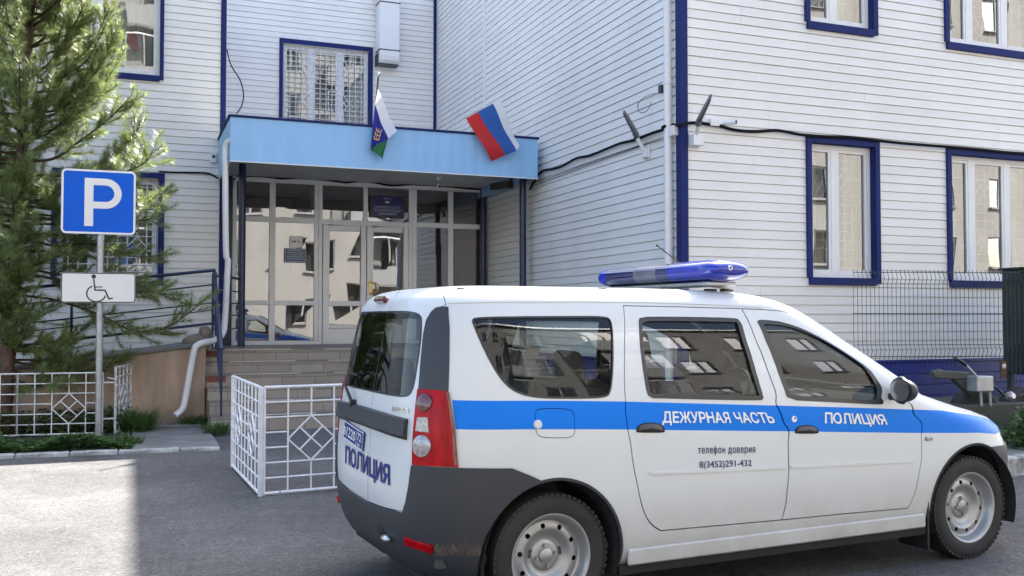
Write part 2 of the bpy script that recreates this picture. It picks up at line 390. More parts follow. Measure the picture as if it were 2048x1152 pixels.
# ================================================================== THE STATION BUILDING
HR, HL, HB = 8.4, 7.3, 12.0  # HB: recess block's unseen top is added height, to shade the canopy roof
bld = thing("police_station", "white clapboard building with blue window surrounds and a recessed entrance", "building", (4, 16, 0))
WR = lambda u, n, z: Vector((6.1 + u, 9.9 - n, z))
WS = lambda u, n, z: Vector((6.1 - n, 19.9 - u, z))
WB = lambda u, n, z: Vector((1.33 + u, 19.9 - n, z))
WL = lambda u, n, z: Vector((-9 + u, 15.9 - n, z))
def siding(W, u0, u1, z0, z1, holes, phase, e=.115, strong=0):
    mb = MB(); k0 = math.floor((z0 - phase) / e)
    k = k0
    while phase + k * e < z1 - .01:
        za = max(z0, phase + k * e); zb = min(z1, phase + (k + 1) * e)
        if zb - za < .02: k += 1; continue
        gp = .0115 if (k - strong) % 4 == 0 else .008
        cuts = [(u0, u1)]; zc = (za + zb) / 2
        for a, b, c, d in holes:
            if c < zc < d:
                nc = []
                for p, q in cuts:
                    if b <= p or a >= q: nc.append((p, q)); continue
                    if a > p: nc.append((p, a))
                    if b < q: nc.append((b, q))
                cuts = nc
        sag = 0
        for p, q in cuts:
            rj = random.Random(((k - strong) // 4) * 131 + int(u1 * 17)); js = [p]; x_ = u0 + rj.uniform(.6, 2.9)
            while x_ < q - .15:
                if x_ > p + .15: js.append(x_)
                x_ += rj.uniform(3.0, 3.9)
            js.append(q)
            for a, b in zip(js, js[1:]):
                b2 = b - (.0014 if b < q - 1e-6 else 0); j1, j2 = (random.uniform(-.0009, .0009) for _ in range(2)); w1, w2 = (random.uniform(-.0004, .0004) for _ in range(2)); b = b2
                vs = []
                for n_, z_ in ((.001, za), (-.015, za), (-.015, za + gp + w1), (.010 + j1, za + gp + w1), (.001 + j1, zb)): vs += [W(a, n_, z_), W(b, n_ + (j2 - j1 if n_ > .005 else 0), z_ + (w2 - w1 if n_ == .010 + j1 else 0))]
                mb.add(vs, [(2 * j, 2 * j + 1, 2 * j + 3, 2 * j + 2) for j in range(4)])
        k += 1
    return mb
def grid_panel(mb, W3, us, vs, diamonds, r, frame=None, rf=None, n=4):
    """welded bar panel: verticals us, horizontals vs, diamonds=(i0,i1,j0,j1) in bar indices"""
    def inside(u, v):
        for i0, i1, j0, j1 in diamonds:
            cu, cv = (us[i0] + us[i1]) / 2, (vs[j0] + vs[j1]) / 2; hu, hv = (us[i1] - us[i0]) / 2, (vs[j1] - vs[j0]) / 2
            if abs(u - cu) / hu + abs(v - cv) / hv < .98: return True
            if abs(u - cu) < hu * .98 and abs(v - cv) < hv * .98: return True
        return False
    def run(pts, rad): mb.tube(pts, rad, n)
    for i, u in enumerate(us):
        edge = i in (0, len(us) - 1)
        a = 0
        for j in range(len(vs) - 1):
            if not edge and inside(u, (vs[j] + vs[j + 1]) / 2):
                if j > a: run([W3(u, vs[a]), W3(u, vs[j])], r)
                a = j + 1
        if a < len(vs) - 1: run([W3(u, vs[a]), W3(u, vs[-1])], rf if (edge and rf) else r)
    for j, v in enumerate(vs):
        edge = j in (0, len(vs) - 1)
        a = 0
        for i in range(len(us) - 1):
            if not edge and inside((us[i] + us[i + 1]) / 2, v):
                if i > a: run([W3(us[a], v), W3(us[i], v)], r)
                a = i + 1
        if a < len(us) - 1: run([W3(us[a], v), W3(us[-1], v)], rf if (edge and rf) else r)
    for i0, i1, j0, j1 in diamonds:
        cu, cv = (us[i0] + us[i1]) / 2, (vs[j0] + vs[j1]) / 2; hu, hv = (us[i1] - us[i0]) / 2, (vs[j1] - vs[j0]) / 2
        P = [(cu - hu, cv), (cu, cv + hv), (cu + hu, cv), (cu, cv - hv)]
        for a, b in zip(P, P[1:] + P[:1]): run([W3(*a), W3(*b)], r)
        mid = [((P[i][0] + P[(i + 1) % 4][0]) / 2, (P[i][1] + P[(i + 1) % 4][1]) / 2) for i in range(4)]
        run([W3(*mid[0]), W3(*mid[2])], r); run([W3(*mid[1]), W3(*mid[3])], r)
HOLES = {id(WR): [], id(WB): [], id(WL): [], id(WS): []}
def window(W, u0, u1, z0, z1, cw, mulls, grille=None, curtain=None, depth=1.6, frame_mat='pvc', ajar=None):
    l, r, t, b = cw; a0, a1, b0, b1 = u0 + l, u1 - r, z0 + b, z1 - t
    HOLES[id(W)].append((a0 - .01, a1 + .01, b0 - .01, b1 + .01))
    Bx = lambda mb, ua, ub, na, nb, za, zb, mi=0: mb.box(ua, ub, na, nb, za, zb, lambda p: W(p.x, p.y, p.z), mi)
    # white PVC frame with mullions
    f = MB(); fw = .055; d0, d1 = -.13, -.065
    Bx(f, a0, a0 + fw, d0, d1, b0, b1); Bx(f, a1 - fw, a1, d0, d1, b0, b1)
    Bx(f, a0 + fw, a1 - fw, d0, d1, b0, b0 + fw * 1.2); Bx(f, a0 + fw, a1 - fw, d0, d1, b1 - fw, b1)
    xs = [a0 + fw] + [a0 + (a1 - a0) * q for q in mulls] + [a1 - fw]
    for x in xs[1:-1]: Bx(f, x - .045, x + .045, d0, d1 - .002, b0 + fw * 1.2, b1 - fw)
    for i in range(len(xs) - 1):      # sashes
        p = xs[i] + (.045 if i else 0); q = xs[i + 1] - (.045 if i < len(xs) - 2 else 0); s_ = .038
        zb_, zt_ = b0 + fw * 1.2, b1 - fw
        Bx(f, p, p + s_, d0 + .01, d1 - .008, zb_, zt_); Bx(f, q - s_, q, d0 + .01, d1 - .008, zb_, zt_)
        Bx(f, p + s_, q - s_, d0 + .01, d1 - .008, zb_, zb_ + s_); Bx(f, p + s_, q - s_, d0 + .01, d1 - .008, zt_ - s_, zt_)
    wn = f.build("window", frame_mat, bld, bevel=.003)
    c = MB()
    Bx(c, u0, a0, .004, .042, z0 + b, z1); Bx(c, a1, u1, .004, .042, z0 + b * .3, z1)
    Bx(c, a0, a1, .004, .040, b1, z1); Bx(c, u0 + .03, a1, .004, .050, z0, b0)
    Bx(c, a0 - .02, a0, -.064, .004, b0, b1); Bx(c, a1, a1 + .02, -.064, .004, b0, b1)
    Bx(c, a0 - .02, a1 + .02, -.064, .003, b1, b1 + .02); Bx(c, a0 - .02, a1 + .02, -.064, .003, b0 - .02, b0)
    c.build("casing", 'blue', wn, bevel=.003)
    for i in range(len(xs) - 1):
        p = xs[i]; q = xs[i + 1]; g_ = MB(); nn = -.098 + .002 * i
        g_.quad(W(p, nn, b0 + .06), W(q, nn, b0 + .06), W(q, nn, b1 - .05), W(p, nn, b1 - .05)); g_.build("pane", 'pane', wn, fix=False)
    # the room behind
    rm = MB(); n0 = -.135; x0, x1, y0, y1 = a0 - .35, a1 + .35, b0 - .7, b1 + .3
    A = [W(x0, n0, y0), W(x1, n0, y0), W(x1, n0, y1), W(x0, n0, y1)]; Bq = [W(x0, -depth, y0), W(x1, -depth, y0), W(x1, -depth, y1), W(x0, -depth, y1)]
    for i in range(4): rm.quad(A[i], A[(i + 1) % 4], Bq[(i + 1) % 4], Bq[i])
    rm.quad(*Bq)
    H = [W(a0, n0, b0), W(a1, n0, b0), W(a1, n0, b1), W(a0, n0, b1)]
    for i in range(4): rm.quad(A[i], A[(i + 1) % 4], H[(i + 1) % 4], H[i])
    rm.build("room_interior", 'room', wn, fix=False)
    sl_ = MB(); Bx(sl_, a0, a1, -.42, -.136, b0 - .02, b0 + .012); sl_.build("inner_sill", 'pvc', wn)
    if curtain:
        for (ca, cb, zlo) in curtain:
            cm = MB(); ua = a0 + (a1 - a0) * ca; ub = a0 + (a1 - a0) * cb; N = max(8, int((ub - ua) / .02)); pts = []
            for i in range(N + 1):
                x = ua + (ub - ua) * i / N; pts.append((x, -.33 - .022 * math.sin(i * 1.15) - .012 * math.sin(i * .37)))
            for i in range(N): cm.quad(W(*pts[i], b0 + zlo), W(*pts[i + 1], b0 + zlo), W(*pts[i + 1], b1), W(*pts[i], b1))
            cm.build("curtain", 'curtain', wn, fix=False, smooth=True)
    if grille:
        gr = MB(); nn, nu, nv, dia, rad = grille
        us = [a0 + .03 + (a1 - a0 - .06) * i / nu for i in range(nu + 1)]; vs_ = [b0 + .03 + (b1 - b0 - .06) * i / nv for i in range(nv + 1)]
        grid_panel(gr, lambda u, v: W(u, nn, v), us, vs_, dia, rad, rf=rad * 1.3)
        gr.build("grille", 'white_paint', wn, fix=False)
    return wn
dl = (.075, .075, .085, .095)
window(WR, 1.80, 2.965, 1.865, 3.755, dl, [.42], (-.24, 8, 14, [(1, 3, 9, 12), (5, 7, 9, 12)], .006), [(.0, .36, 0), (.78, .99, 0)])
window(WR, 4.12, 6.05, 1.86, 3.75, dl, [.25, .62], (-.24, 12, 14, [(4, 6, 9, 12), (4, 6, 3, 6)], .006), [(.0, .23, .2), (.66, .99, 0)])
window(WR, 1.80, 2.965, 5.12, 7.05, dl, [.42], (-.24, 8, 14, [(1, 3, 1, 4)], .006), [(.42, .99, 0)])
window(WR, 4.12, 6.05, 5.10, 7.05, dl, [.25, .62], (-.24, 12, 14, [(4, 6, 1, 4)], .006), [(.0, .25, 0), (.64, .98, 0)])
window(WR, 7.4, 9.33, 1.86, 3.75, dl, [.36, .7]); window(WR, 7.4, 9.33, 5.10, 7.05, dl, [.36, .7])
window(WB, 1.42, 3.36, 5.25, 7.17, (.07, .08, .09, .09), [.33, .66], (-.03, 14, 16, [(3, 5, 10, 14), (9, 11, 11, 14), (3, 5, 4, 7), (9, 11, 4, 7)], .008), [(.06, .3, .35), (.78, .98, 0)])
wl_ = window(WL, 7.87, 9.425, 5.13, 7.05, (.065, .055, .085, .09), [.36], None, [(.4, .98, .0)])
mb = MB(); c_ = at(264, 78, Y=16.08); mb.ball(c_, .11, 8, (.75, .15, 1.3)); mb.ball(c_ + Vector((.05, 0, -.12)), .07, 8, (.8, .15, 1)); mb.build("red_ornament", 'red', wl_, smooth=True)
window(WL, 7.87, 9.46, 1.93, 3.70, (.065, .085, .085, .09), [.36], (-.03, 10, 14, [(2, 4, 3, 6), (7, 9, 3, 6)], .008), [(.45, .98, 0)])
window(WL, 4.6, 6.15, 5.13, 7.05, (.065, .055, .085, .09), [.36]); window(WL, 4.6, 6.15, 1.93, 3.70, (.065, .055, .085, .09), [.36])
phR = at(1375.8, 340.3, Y=9.9).z % .46
siding(WR, .06, 11, .885, HR, HOLES[id(WR)], phR).build("wall", 'siding', bld, fix=False)
siding(WS, 0, 9.94, .885, HR, [], phR).build("wall", 'siding', bld, fix=False)
siding(WB, 0, 4.77, 3.9, HB, HOLES[id(WB)], phR + .05).build("wall", 'siding', bld, fix=False)  # courses above the view are invented, to keep sun off the canopy
siding(WL, 0, 10.28, .25, HL, HOLES[id(WL)], at(329.5, 67.7, Y=15.9).z % .46).build("wall", 'siding', bld, fix=False)
# corner boards
def trim(W, u0, u1, z0, z1, n0=-.02, n1=.035):
    mb = MB(); mb.box(u0, u1, n0, n1, z0, z1, lambda p: W(p.x, p.y, p.z)); return mb.build("corner_board", 'blue', bld, bevel=.004)
mb = MB(); mb.prism([(6.065, 9.865, .86), (6.165, 9.865, .86), (6.165, 9.9, .86), (6.1, 9.9, .86), (6.1, 9.985, .86), (6.065, 9.985, .86)], (0, 0, HR - .86)); mb.build("corner_board", 'blue', bld, bevel=.003)
mb = MB(); mb.prism([(1.285, 15.865, 0), (1.365, 15.865, 0), (1.365, 15.99, 0), (1.33, 15.99, 0), (1.33, 15.9, 0), (1.285, 15.9, 0)], (0, 0, HL)); mb.build("corner_board", 'blue', bld, bevel=.003)
trim(WB, 4.70, 4.768, 4.1, HB, -.02, .03)
mb = MB(); mb.box(6.07, 6.1, 16.78, 16.84, 4.1, HR); mb.build("joint_strip", 'pvc', bld)
# left wing return wall, rears, roofs : plain sheets closing the volume and the made-up top of the recess block
cl = MB()
cl.quad((1.33, 15.9, 0), (1.33, 20.2, 0), (1.33, 20.2, HL), (1.33, 15.9, HL))
cl.quad((-9, 15.9, 0), (-9, 26, 0), (-9, 26, HL), (-9, 15.9, HL)); cl.quad((17.1, 9.9, 0), (17.1, 26, 0), (17.1, 26, HR), (17.1, 9.9, HR))
cl.quad((-9, 26, 0), (17.1, 26, 0), (17.1, 26, HR), (-9, 26, HR))
cl.quad((1.33, 19.95, 0), (6.1, 19.95, 0), (6.1, 19.95, 3.9), (1.33, 19.95, 3.9)); cl.quad((1.33, 19.9, HL), (1.33, 26, HL), (1.33, 26, HB), (1.33, 19.9, HB)); cl.quad((6.1, 19.9, HR), (6.1, 26, HR), (6.1, 26, HB), (6.1, 19.9, HB)); cl.quad((1.33, 26, HR), (6.1, 26, HR), (6.1, 26, HB), (1.33, 26, HB))
cl.build("rear_wall", 'siding', bld, fix=False)
rf = MB(); rf.box(-9.05, 1.38, 15.85, 26, HL, HL + .06); rf.box(1.28, 6.15, 19.85, 26, HB, HB + .06); rf.box(6.15, 17.15, 19.85, 26, HR, HR + .06); rf.box(6.05, 17.15, 9.85, 19.85, HR, HR + .06)  # recess roof sits on the added sun-blocking height
rf.build("roof", 'galv', bld)
# ribbed blue plinth
pl = MB()
for W, L in ((WR, 11), (WS, 9.9)):
    z = 0
    while z < .87:
        zz = min(z + .145, .885)
        pl.add([W(-.0, .016, z), W(L, .016, z), W(-.0, .016, zz - .018), W(L, .016, zz - .018), W(-.0, -.004, zz - .012), W(L, -.004, zz - .012), W(-.0, -.004, zz), W(L, -.004, zz)], [(0, 1, 3, 2), (2, 3, 5, 4), (4, 5, 7, 6)]); z = zz
    pl.add([W(-.02, .03, .87), W(L, .03, .87), W(-.02, .03, .9), W(L, .03, .9), W(-.02, -.02, .9), W(L, -.02, .9)], [(0, 1, 3, 2), (2, 3, 5, 4)])
M['plinth_blue'] = mat("blue_profiled_plinth", srgb(14, 40, 128), .35, var=(3, .15, 4))
pl.build("plinth", 'plinth_blue', bld, fix=False)
# ---- entrance glazing
YS = 16.75; eg = MB()
def sb(mb, x0, x1, z0, z1, y0=YS - .035, y1=YS + .035): mb.box(x0, x1, y0, y1, z0, z1)
for x0, x1 in ((1.56, 1.63), (2.17, 2.27), (2.93, 3.0), (3.004, 3.07), (4.62, 4.69), (4.694, 4.765), (5.36, 5.455), (6.02, 6.09)): sb(eg, x0, x1, 1.06, 3.76)
sb(eg, 1.56, 6.09, 3.76, 3.835); 
for a, b in ((1.56, 3.07), (4.62, 6.09)): sb(eg, a, b, .985, 1.06)
for a, b in ((1.63, 2.17), (2.27, 2.93), (4.765, 5.36), (5.455, 6.02)):
    sb(eg, a, b, 3.085, 3.175, YS - .033, YS + .033); sb(eg, a, b, 1.665, 1.745, YS - .033, YS + .033)
sb(eg, 3.07, 4.62, 3.075, 3.165, YS - .03, YS + .03); sb(eg, 3.79, 3.87, 3.165, 3.76, YS - .033, YS + .033)
eg = eg.build("entrance_glazing", 'pvc_grey', bld, bevel=.006)
k = 0
for a, b in ((1.63, 2.17), (2.27, 2.93), (4.765, 5.36), (5.455, 6.02)):
    for z0, z1 in ((3.175, 3.76), (1.745, 3.085), (1.06, 1.665)):
        k += 1; tl = random.uniform(-.004, .004)
        mb = MB(); mb.quad((a - .01, YS + tl, z0 - .01), (b + .01, YS - tl, z0 - .01), (b + .01, YS - tl * .3, z1 + .01), (a - .01, YS + tl * .3, z1 + .01)); mb.build("pane", 'store_pane', eg, fix=False)
for a, b in ((3.07, 3.79), (3.87, 4.62)):
    mb = MB(); mb.quad((a, YS, 3.16), (b, YS, 3.16), (b, YS, 3.77), (a, YS, 3.77)); mb.build("pane", 'store_pane', eg, fix=False)
for di, (a, b) in enumerate(((3.08, 3.84), (3.855, 4.61))):
    d = MB(); y0, y1 = YS - .05, YS + .02; fw = .105
    d.box(a, a + fw, y0, y1, 1.0, 3.07); d.box(b - fw, b, y0, y1, 1.0, 3.07)
    d.box(a + fw, b - fw, y0, y1, 2.965, 3.07); d.box(a + fw, b - fw, y0, y1, 1.0, 1.09); d.box(a + fw, b - fw, y0, y1, 1.265, 1.33); d.box(a + fw, b - fw, y0, y1, 1.655, 1.745)
    d.box(a + fw, b - fw, y0 + .025, y1 - .02, 1.09, 1.265)
    d = d.build("entrance_door", 'pvc_grey', bld, bevel=.008)
    for z0, z1, tw in ((1.33, 1.655, .006), (1.745, 2.965, .012)):
        mb = MB(); tt = tw if di == 0 else .003
        mb.quad((a + fw, YS - .02 + tt, z0), (b - fw, YS - .02 - tt, z0), (b - fw, YS - .02 - tt * 2, z1), (a + fw, YS - .02 + tt, z1)); mb.build("pane", 'store_pane', d, fix=False)
    hx = (a if di == 0 else b) ; hg = MB()
    for z in (1.25, 2.05, 2.85): hg.tube([(hx, YS - .062, z - .05), (hx, YS - .062, z + .05)], .012, 8)
    hg.build("hinge", 'pvc', d, smooth=True)
    if di == 1:
        h = MB(); h.box(a + .03, a + .075, y0 - .012, y0, 1.86, 2.1); h.tube(smooth_path([(a + .055, y0 - .01, 1.88), (a + .07, y0 - .05, 1.88), (a + .16, y0 - .06, 1.92), (a + .19, y0 - .06, 1.99), (a + .16, y0 - .06, 2.06), (a + .07, y0 - .05, 2.08), (a + .055, y0 - .01, 2.08)]), .012, 8)
        h.build("door_handle", 'gold', d, smooth=True)
v = MB(); x0, x1, y0, y1, z0, z1 = 1.4, 6.06, YS + .05, 19.8, 1.0, 3.86
v.quad((x0, y1, z0), (x1, y1, z0), (x1, y1, z1), (x0, y1, z1)); v.quad((x0, y0, z0), (x0, y1, z0), (x0, y1, z1), (x0, y0, z1)); v.quad((x1, y0, z0), (x1, y1, z0), (x1, y1, z1), (x1, y0, z1)); v.quad((x0, y0, z1), (x1, y0, z1), (x1, y1, z1), (x0, y1, z1)); v.quad((x0, y0, z0), (x1, y0, z0), (x1, y1, z0), (x0, y1, z0))
v.box(3.0, 3.1, 17.5, 19.7, 1.0, 3.8); v.box(4.7, 4.8, 18.3, 19.7, 1.0, 3.8)
v.build("vestibule_interior", 'vest', bld, fix=False)
mb = MB(); mb.box(1.37, 1.56, YS - .02, YS + .02, .99, 3.85); mb.build("filler_panel", 'navy', bld)
# plaques
pq = thing("station_plaque", "navy name plaque with pale lettering on the glass above the right door", "plaque", (4.22, YS - .01, 3.24))
mb = MB(); mb.box(3.90, 4.53, YS - .05, YS - .03, 3.235, 3.63); mb.build("plate", 'maroon', pq, bevel=.004)
mb = MB(); mb.box(3.925, 4.505, YS - .054, YS - .049, 3.255, 3.61); mb.build("face", 'plaque', pq)
mb = MB(); yq = YS - .056; ux, uy = Vector((1, 0, 0)), UZ
put_text(mb, "МВД России", (4.215, yq, 3.565), ux, uy, width=None, cap=.017, bold=.02, center=True)
for t, z, wd, cp in (("УПРАВЛЕНИЕ МИНИСТЕРСТВА ВНУТРЕННИХ ДЕЛ", 3.425, .47, .014), ("РОССИЙСКОЙ ФЕДЕРАЦИИ ПО ГОРОДУ ТЮМЕНИ", 3.40, .47, .014), ("УПРАВЛЕНИЕ МИНИСТЕРСТВА ВНУТРЕННИХ ДЕЛ РОССИИ", 3.362, .53, .018), ("ПО ГОРОДУ ТЮМЕНИ ОТДЕЛ ПОЛИЦИИ", 3.334, .46, .018), ("ОТДЕЛ ПОЛИЦИИ № 1", 3.285, .34, .026)):
    put_text(mb, t, (4.215 - wd / 2, yq, z), ux, uy, width=wd, cap=cp, bold=.02)
mb.build("lettering", 'plaque_text', pq, fix=False)
mb = MB(); c = Vector((4.215, yq, 3.508)); mb.add([c + ux * a + uy * b for a, b in ((0, .03), (.018, .012), (.055, .018), (.03, -.008), (.012, -.012), (0, -.03), (-.012, -.012), (-.03, -.008), (-.055, .018), (-.018, .012))], [tuple(range(10))]); mb.build("eagle_emblem", 'plaque_text', pq, fix=False)
pq = thing("opening_hours_plate", "blue plate with pale lines of text on the second pane from the left", "plaque", (2.6, YS - .04, 2.41))
mb = MB(); mb.box(2.42, 2.79, YS - .045, YS - .038, 2.40, 2.645); M['plate_blue'] = mat("blue_plate", srgb(52, 78, 118), .3); mb.build("plate", 'plate_blue', pq)
mb = MB(); 
for i, (t, wd) in enumerate((("РЕЖИМ РАБОТЫ", .24), ("ПОНЕДЕЛЬНИК - ПЯТНИЦА", .28), ("С 9.00 ДО 18.00", .25), ("ДЕЖУРНАЯ ЧАСТЬ", .29), ("КРУГЛОСУТОЧНО 02", .27))): put_text(mb, t, (2.605 - wd / 2, YS - .0475, 2.60 - i * .037), ux, uy, width=wd, cap=.016, bold=.02)
stroke(mb, [(2.435, 2.413), (2.775, 2.413), (2.775, 2.632), (2.435, 2.632)], .006, (0, YS - .0475, 0), ux, uy, closed=True)
mb.build("lettering", 'plaque_text', pq, fix=False)
pq = thing("paper_notice", "white paper notice with a dark line stuck above the blue plate", "notice", (2.62, YS - .04, 2.66))
mb = MB(); mb.box(2.515, 2.725, YS - .040, YS - .037, 2.66, 2.86); mb.build("sheet", 'signwhite', pq)
mb = MB(); put_text(mb, "НЕ", (2.545, YS - .0415, 2.745), ux, uy, width=.07, cap=.03, bold=.06); put_text(mb, "КУРИТЬ", (2.63, YS - .0415, 2.748), ux, uy, width=.07, cap=.022, bold=.05); mb.build("lettering", 'signblack', pq, fix=False)

# ================================================================== ENTRANCE CANOPY
cn = thing("entrance_canopy", "flat light blue canopy on navy round posts over the entrance", "canopy", (3.7, 14.6, 1.0))
mb = MB(); N = 96; x0, x1 = 1.265, 5.955; pts = []
for i in range(N + 1):
    x = x0 + (x1 - x0) * i / N; pts.append((x, 13.96 - (.003 if i % 4 in (1, 2) else 0)))
zc0, zc1 = 3.655, 4.275
for i in range(N):
    (xa, ya), (xb, yb) = pts[i], pts[i + 1]; mb.quad((xa, ya, zc0), (xb, yb, zc0), (xb, yb, zc1), (xa, ya, zc1))
pts = [(1.265 - (.006 if i % 4 in (1, 2) else 0), 13.96 + 1.94 * i / 40) for i in range(41)]
for i in range(40):
    (xa, ya), (xb, yb) = pts[i], pts[i + 1]; mb.quad((xa, ya, zc0), (xa, ya, zc1), (xb, yb, zc1), (xb, yb, zc0))
mb.quad((5.955, 13.96, zc0), (5.955, 16.8, zc0), (5.955, 16.8, zc1), (5.955, 13.96, zc1))
mb.build("fascia", 'sky_blue', cn, fix=False)
mb = MB(); mb.box(1.24, 5.975, 13.935, 13.99, 4.275, 4.31); mb.box(1.24, 1.29, 13.99, 15.89, 4.275, 4.31); mb.build("edge_trim", 'blue', cn, bevel=.004)
mb = MB(); mb.box(1.262, 5.957, 13.95, 13.985, 3.643, 3.657); mb.box(1.262, 1.29, 13.985, 15.88, 3.643, 3.657); mb.build("drip_edge", 'pvc', cn)
mb = MB(); mb.box(1.29, 5.95, 13.985, 16.8, 3.84, 3.87); mb.box(1.29, 5.95, 13.99, 19.88, 4.2, 4.27); mb.box(1.285, 1.31, 13.985, 15.88, 3.657, 4.2); mb.box(1.31, 5.95, 13.985, 14.0, 3.657, 4.2); mb.build("soffit", 'soffit', cn)
for cx, cy in ((1.58, 15.38), (5.89, 14.42), (6.0, 16.62)):
    mb = MB(); zt = 3.84; mb.tube([(cx, cy, 1.02), (cx, cy, zt)], .056, 20); mb.lathe([(.0, 0), (.075, 0), (.075, .012), (.056, .014)], (cx, cy, 1.005), (0, 0, 1), 20); mb.build("post", 'navy', cn, smooth=True)
# ================================================================== STEPS
def tilemat(name, c1, c2, mortar, bw, bh):
    m = bpy.data.materials.new(name); m.use_nodes = True; n = m.node_tree; b = n.nodes["Principled BSDF"]; L = n.links.new
    tc = n.nodes.new("ShaderNodeTexCoord"); mp = n.nodes.new("ShaderNodeMapping"); mp.inputs["Rotation"].default_value = (R_(90), 0, 0); L(tc.outputs["Object"], mp.inputs[0])
    br = n.nodes.new("ShaderNodeTexBrick"); br.inputs["Color1"].default_value = c1; br.inputs["Color2"].default_value = c2; br.inputs["Mortar"].default_value = mortar
    br.inputs["Scale"].default_value = 1; br.inputs["Mortar Size"].default_value = .004; br.inputs["Brick Width"].default_value = bw; br.inputs["Row Height"].default_value = bh; br.inputs["Bias"].default_value = -.1; br.offset = .37
    L(mp.outputs[0], br.inputs["Vector"])
    t = n.nodes.new("ShaderNodeTexNoise"); t.inputs["Scale"].default_value = 9; t.inputs["Detail"].default_value = 5; L(tc.outputs["Object"], t.inputs["Vector"])
    mr = n.nodes.new("ShaderNodeMapRange"); mr.inputs["To Min"].default_value = .82; mr.inputs["To Max"].default_value = 1.12; L(t.outputs["Fac"], mr.inputs["Value"])
    vm = n.nodes.new("ShaderNodeVectorMath"); vm.operation = 'SCALE'; L(br.outputs["Color"], vm.inputs[0]); L(mr.outputs[0], vm.inputs["Scale"]); L(vm.outputs[0], b.inputs["Base Color"])
    b.inputs["Roughness"].default_value = .45; return m
M['tile'] = tilemat("brown_step_tiles", (.27, .235, .20, 1), (.34, .30, .255, 1), (.10, .09, .08, 1), .46, .158)
M['tread'] = mat("grey_tread_tile", (.21, .19, .17), .5, var=(5, .2, 5))
M['nosing'] = mat("pale_tile_edge", (.52, .49, .44), .45, var=(20, .2, 4))
M['redtile'] = mat("worn_red_tile_bed", (.17, .045, .03), .7, var=(14, .4, 5))
stp = thing("entrance_steps", "brown tiled entrance steps with pale nosings beside the ramp", "steps", (3.5, 13.4, 0))
RS = .158
for i in range(6):
    zt = .995 - RS * i; yf = 14.2 - .3 * i; yb = 16.9 if i == 0 else yf + .31
    mb = MB(); mb.box(.95, 6.08, yf, yb, -.02, zt - .012); mb.build("riser", 'tile', stp)
    mb = MB(); mb.box(.94, 6.08, yf - .012, yb, zt - .012 + .0005, zt); mb.build("tread", 'tread', stp)
    x = 1.24 + .02 * i
    while x < 6:
        mb = MB(); mb.box(x, min(x + .92, 6.07), yf - .02, yf + .02, zt - .008, zt + .006); mb.build("nosing", 'nosing', stp, bevel=.003); x += .92 + .47
for i in (0, 2):
    zt = .995 - RS * i; yf = 14.2 - .3 * i
    mb = MB(); mb.box(.955, 1.2, yf - .004, yf + .01, zt - .10, zt - .015); mb.build("bare_bed", 'redtile', stp)
# ================================================================== RAMP AND RAILINGS
rp = thing("wheelchair_ramp", "brown concrete wheelchair ramp rising to the entrance landing", "ramp", (-2, 14.2, 0))
rz = lambda x: .955 + (x + .0) * .122
mb = MB(); P = [(-7.5, 13.6, -.02), (.94, 13.6, -.02), (.94, 13.6, rz(.94)), (-7.5, 13.6, rz(-7.5))]; mb.prism(P, (0, 1.4, 0)); mb.build("ramp_body", 'ramp', rp, bevel=.012)
mb = MB(); mb.prism([(-7.5, 13.57, rz(-7.5) + .001), (.945, 13.57, rz(.945) + .001), (.945, 13.57, rz(.945) + .05), (-7.5, 13.57, rz(-7.5) + .05)], (0, 1.42, 0)); mb.build("ramp_deck", 'concrete', rp, bevel=.01)
rr = thing("ramp_railing", "dark sloping steel railing of several bars along the ramp", "railing", (-2, 13.7, .8))
for dz, r in ((.97, .022), (.77, .011), (.52, .010), (.42, .008), (.25, .018)):
    mb = MB(); mb.tube([(x, 13.68 + random.uniform(-.01, .01), rz(x) + .05 + dz + random.uniform(-.006, .006)) for x in (1.06, .2, -.7, -2.2, -3.8, -5.6, -7.4)], r, 8); mb.build("rail", 'navy', rr, smooth=True)
for x in (-.72, -2.4, -4.2, -6): mb = MB(); mb.tube([(x, 13.68, rz(x)), (x, 13.68, rz(x) + 1.03)], .018, 8); mb.build("post", 'navy', rr, smooth=True)
sr = thing("stair_railing", "navy steel stair railing sloping down to a thin post on the apron", "railing", (1.08, 12.7, 0))
A = Vector((1.09, 14.25, 0)); B = Vector((1.07, 12.72, 0))
mb = MB(); mb.box(1.055, 1.085, 14.22, 14.26, 1.0, 2.08); mb.box(1.105, 1.125, 14.24, 14.28, 1.0, 2.1); mb.build("post", 'navy', sr, bevel=.003)
mb = MB(); mb.bar(B + UZ * 0, B + UZ * 1.05, .026, .026, Vector((1, 0, 0))); mb.build("post", 'navy', sr, bevel=.003)
for k_, dz in enumerate((0, -.2, -.4, -.62)):
    mb = MB(); mb.bar(A + UZ * (2.10 + dz), B + UZ * (1.05 + dz), .045 if k_ == 0 else .022, .035 if k_ == 0 else .018); mb.build("rail", 'navy', sr, bevel=.003)
lc = Vector((1.56, 15.36, 0))
for z in (2.05, 1.85, 1.67, 1.49, 1.29):
    mb = MB(); mb.tube([A + UZ * z, lc + UZ * z], .02 if z > 2 else .010, 8); mb.build("guard_bar", 'navy', sr, smooth=True)
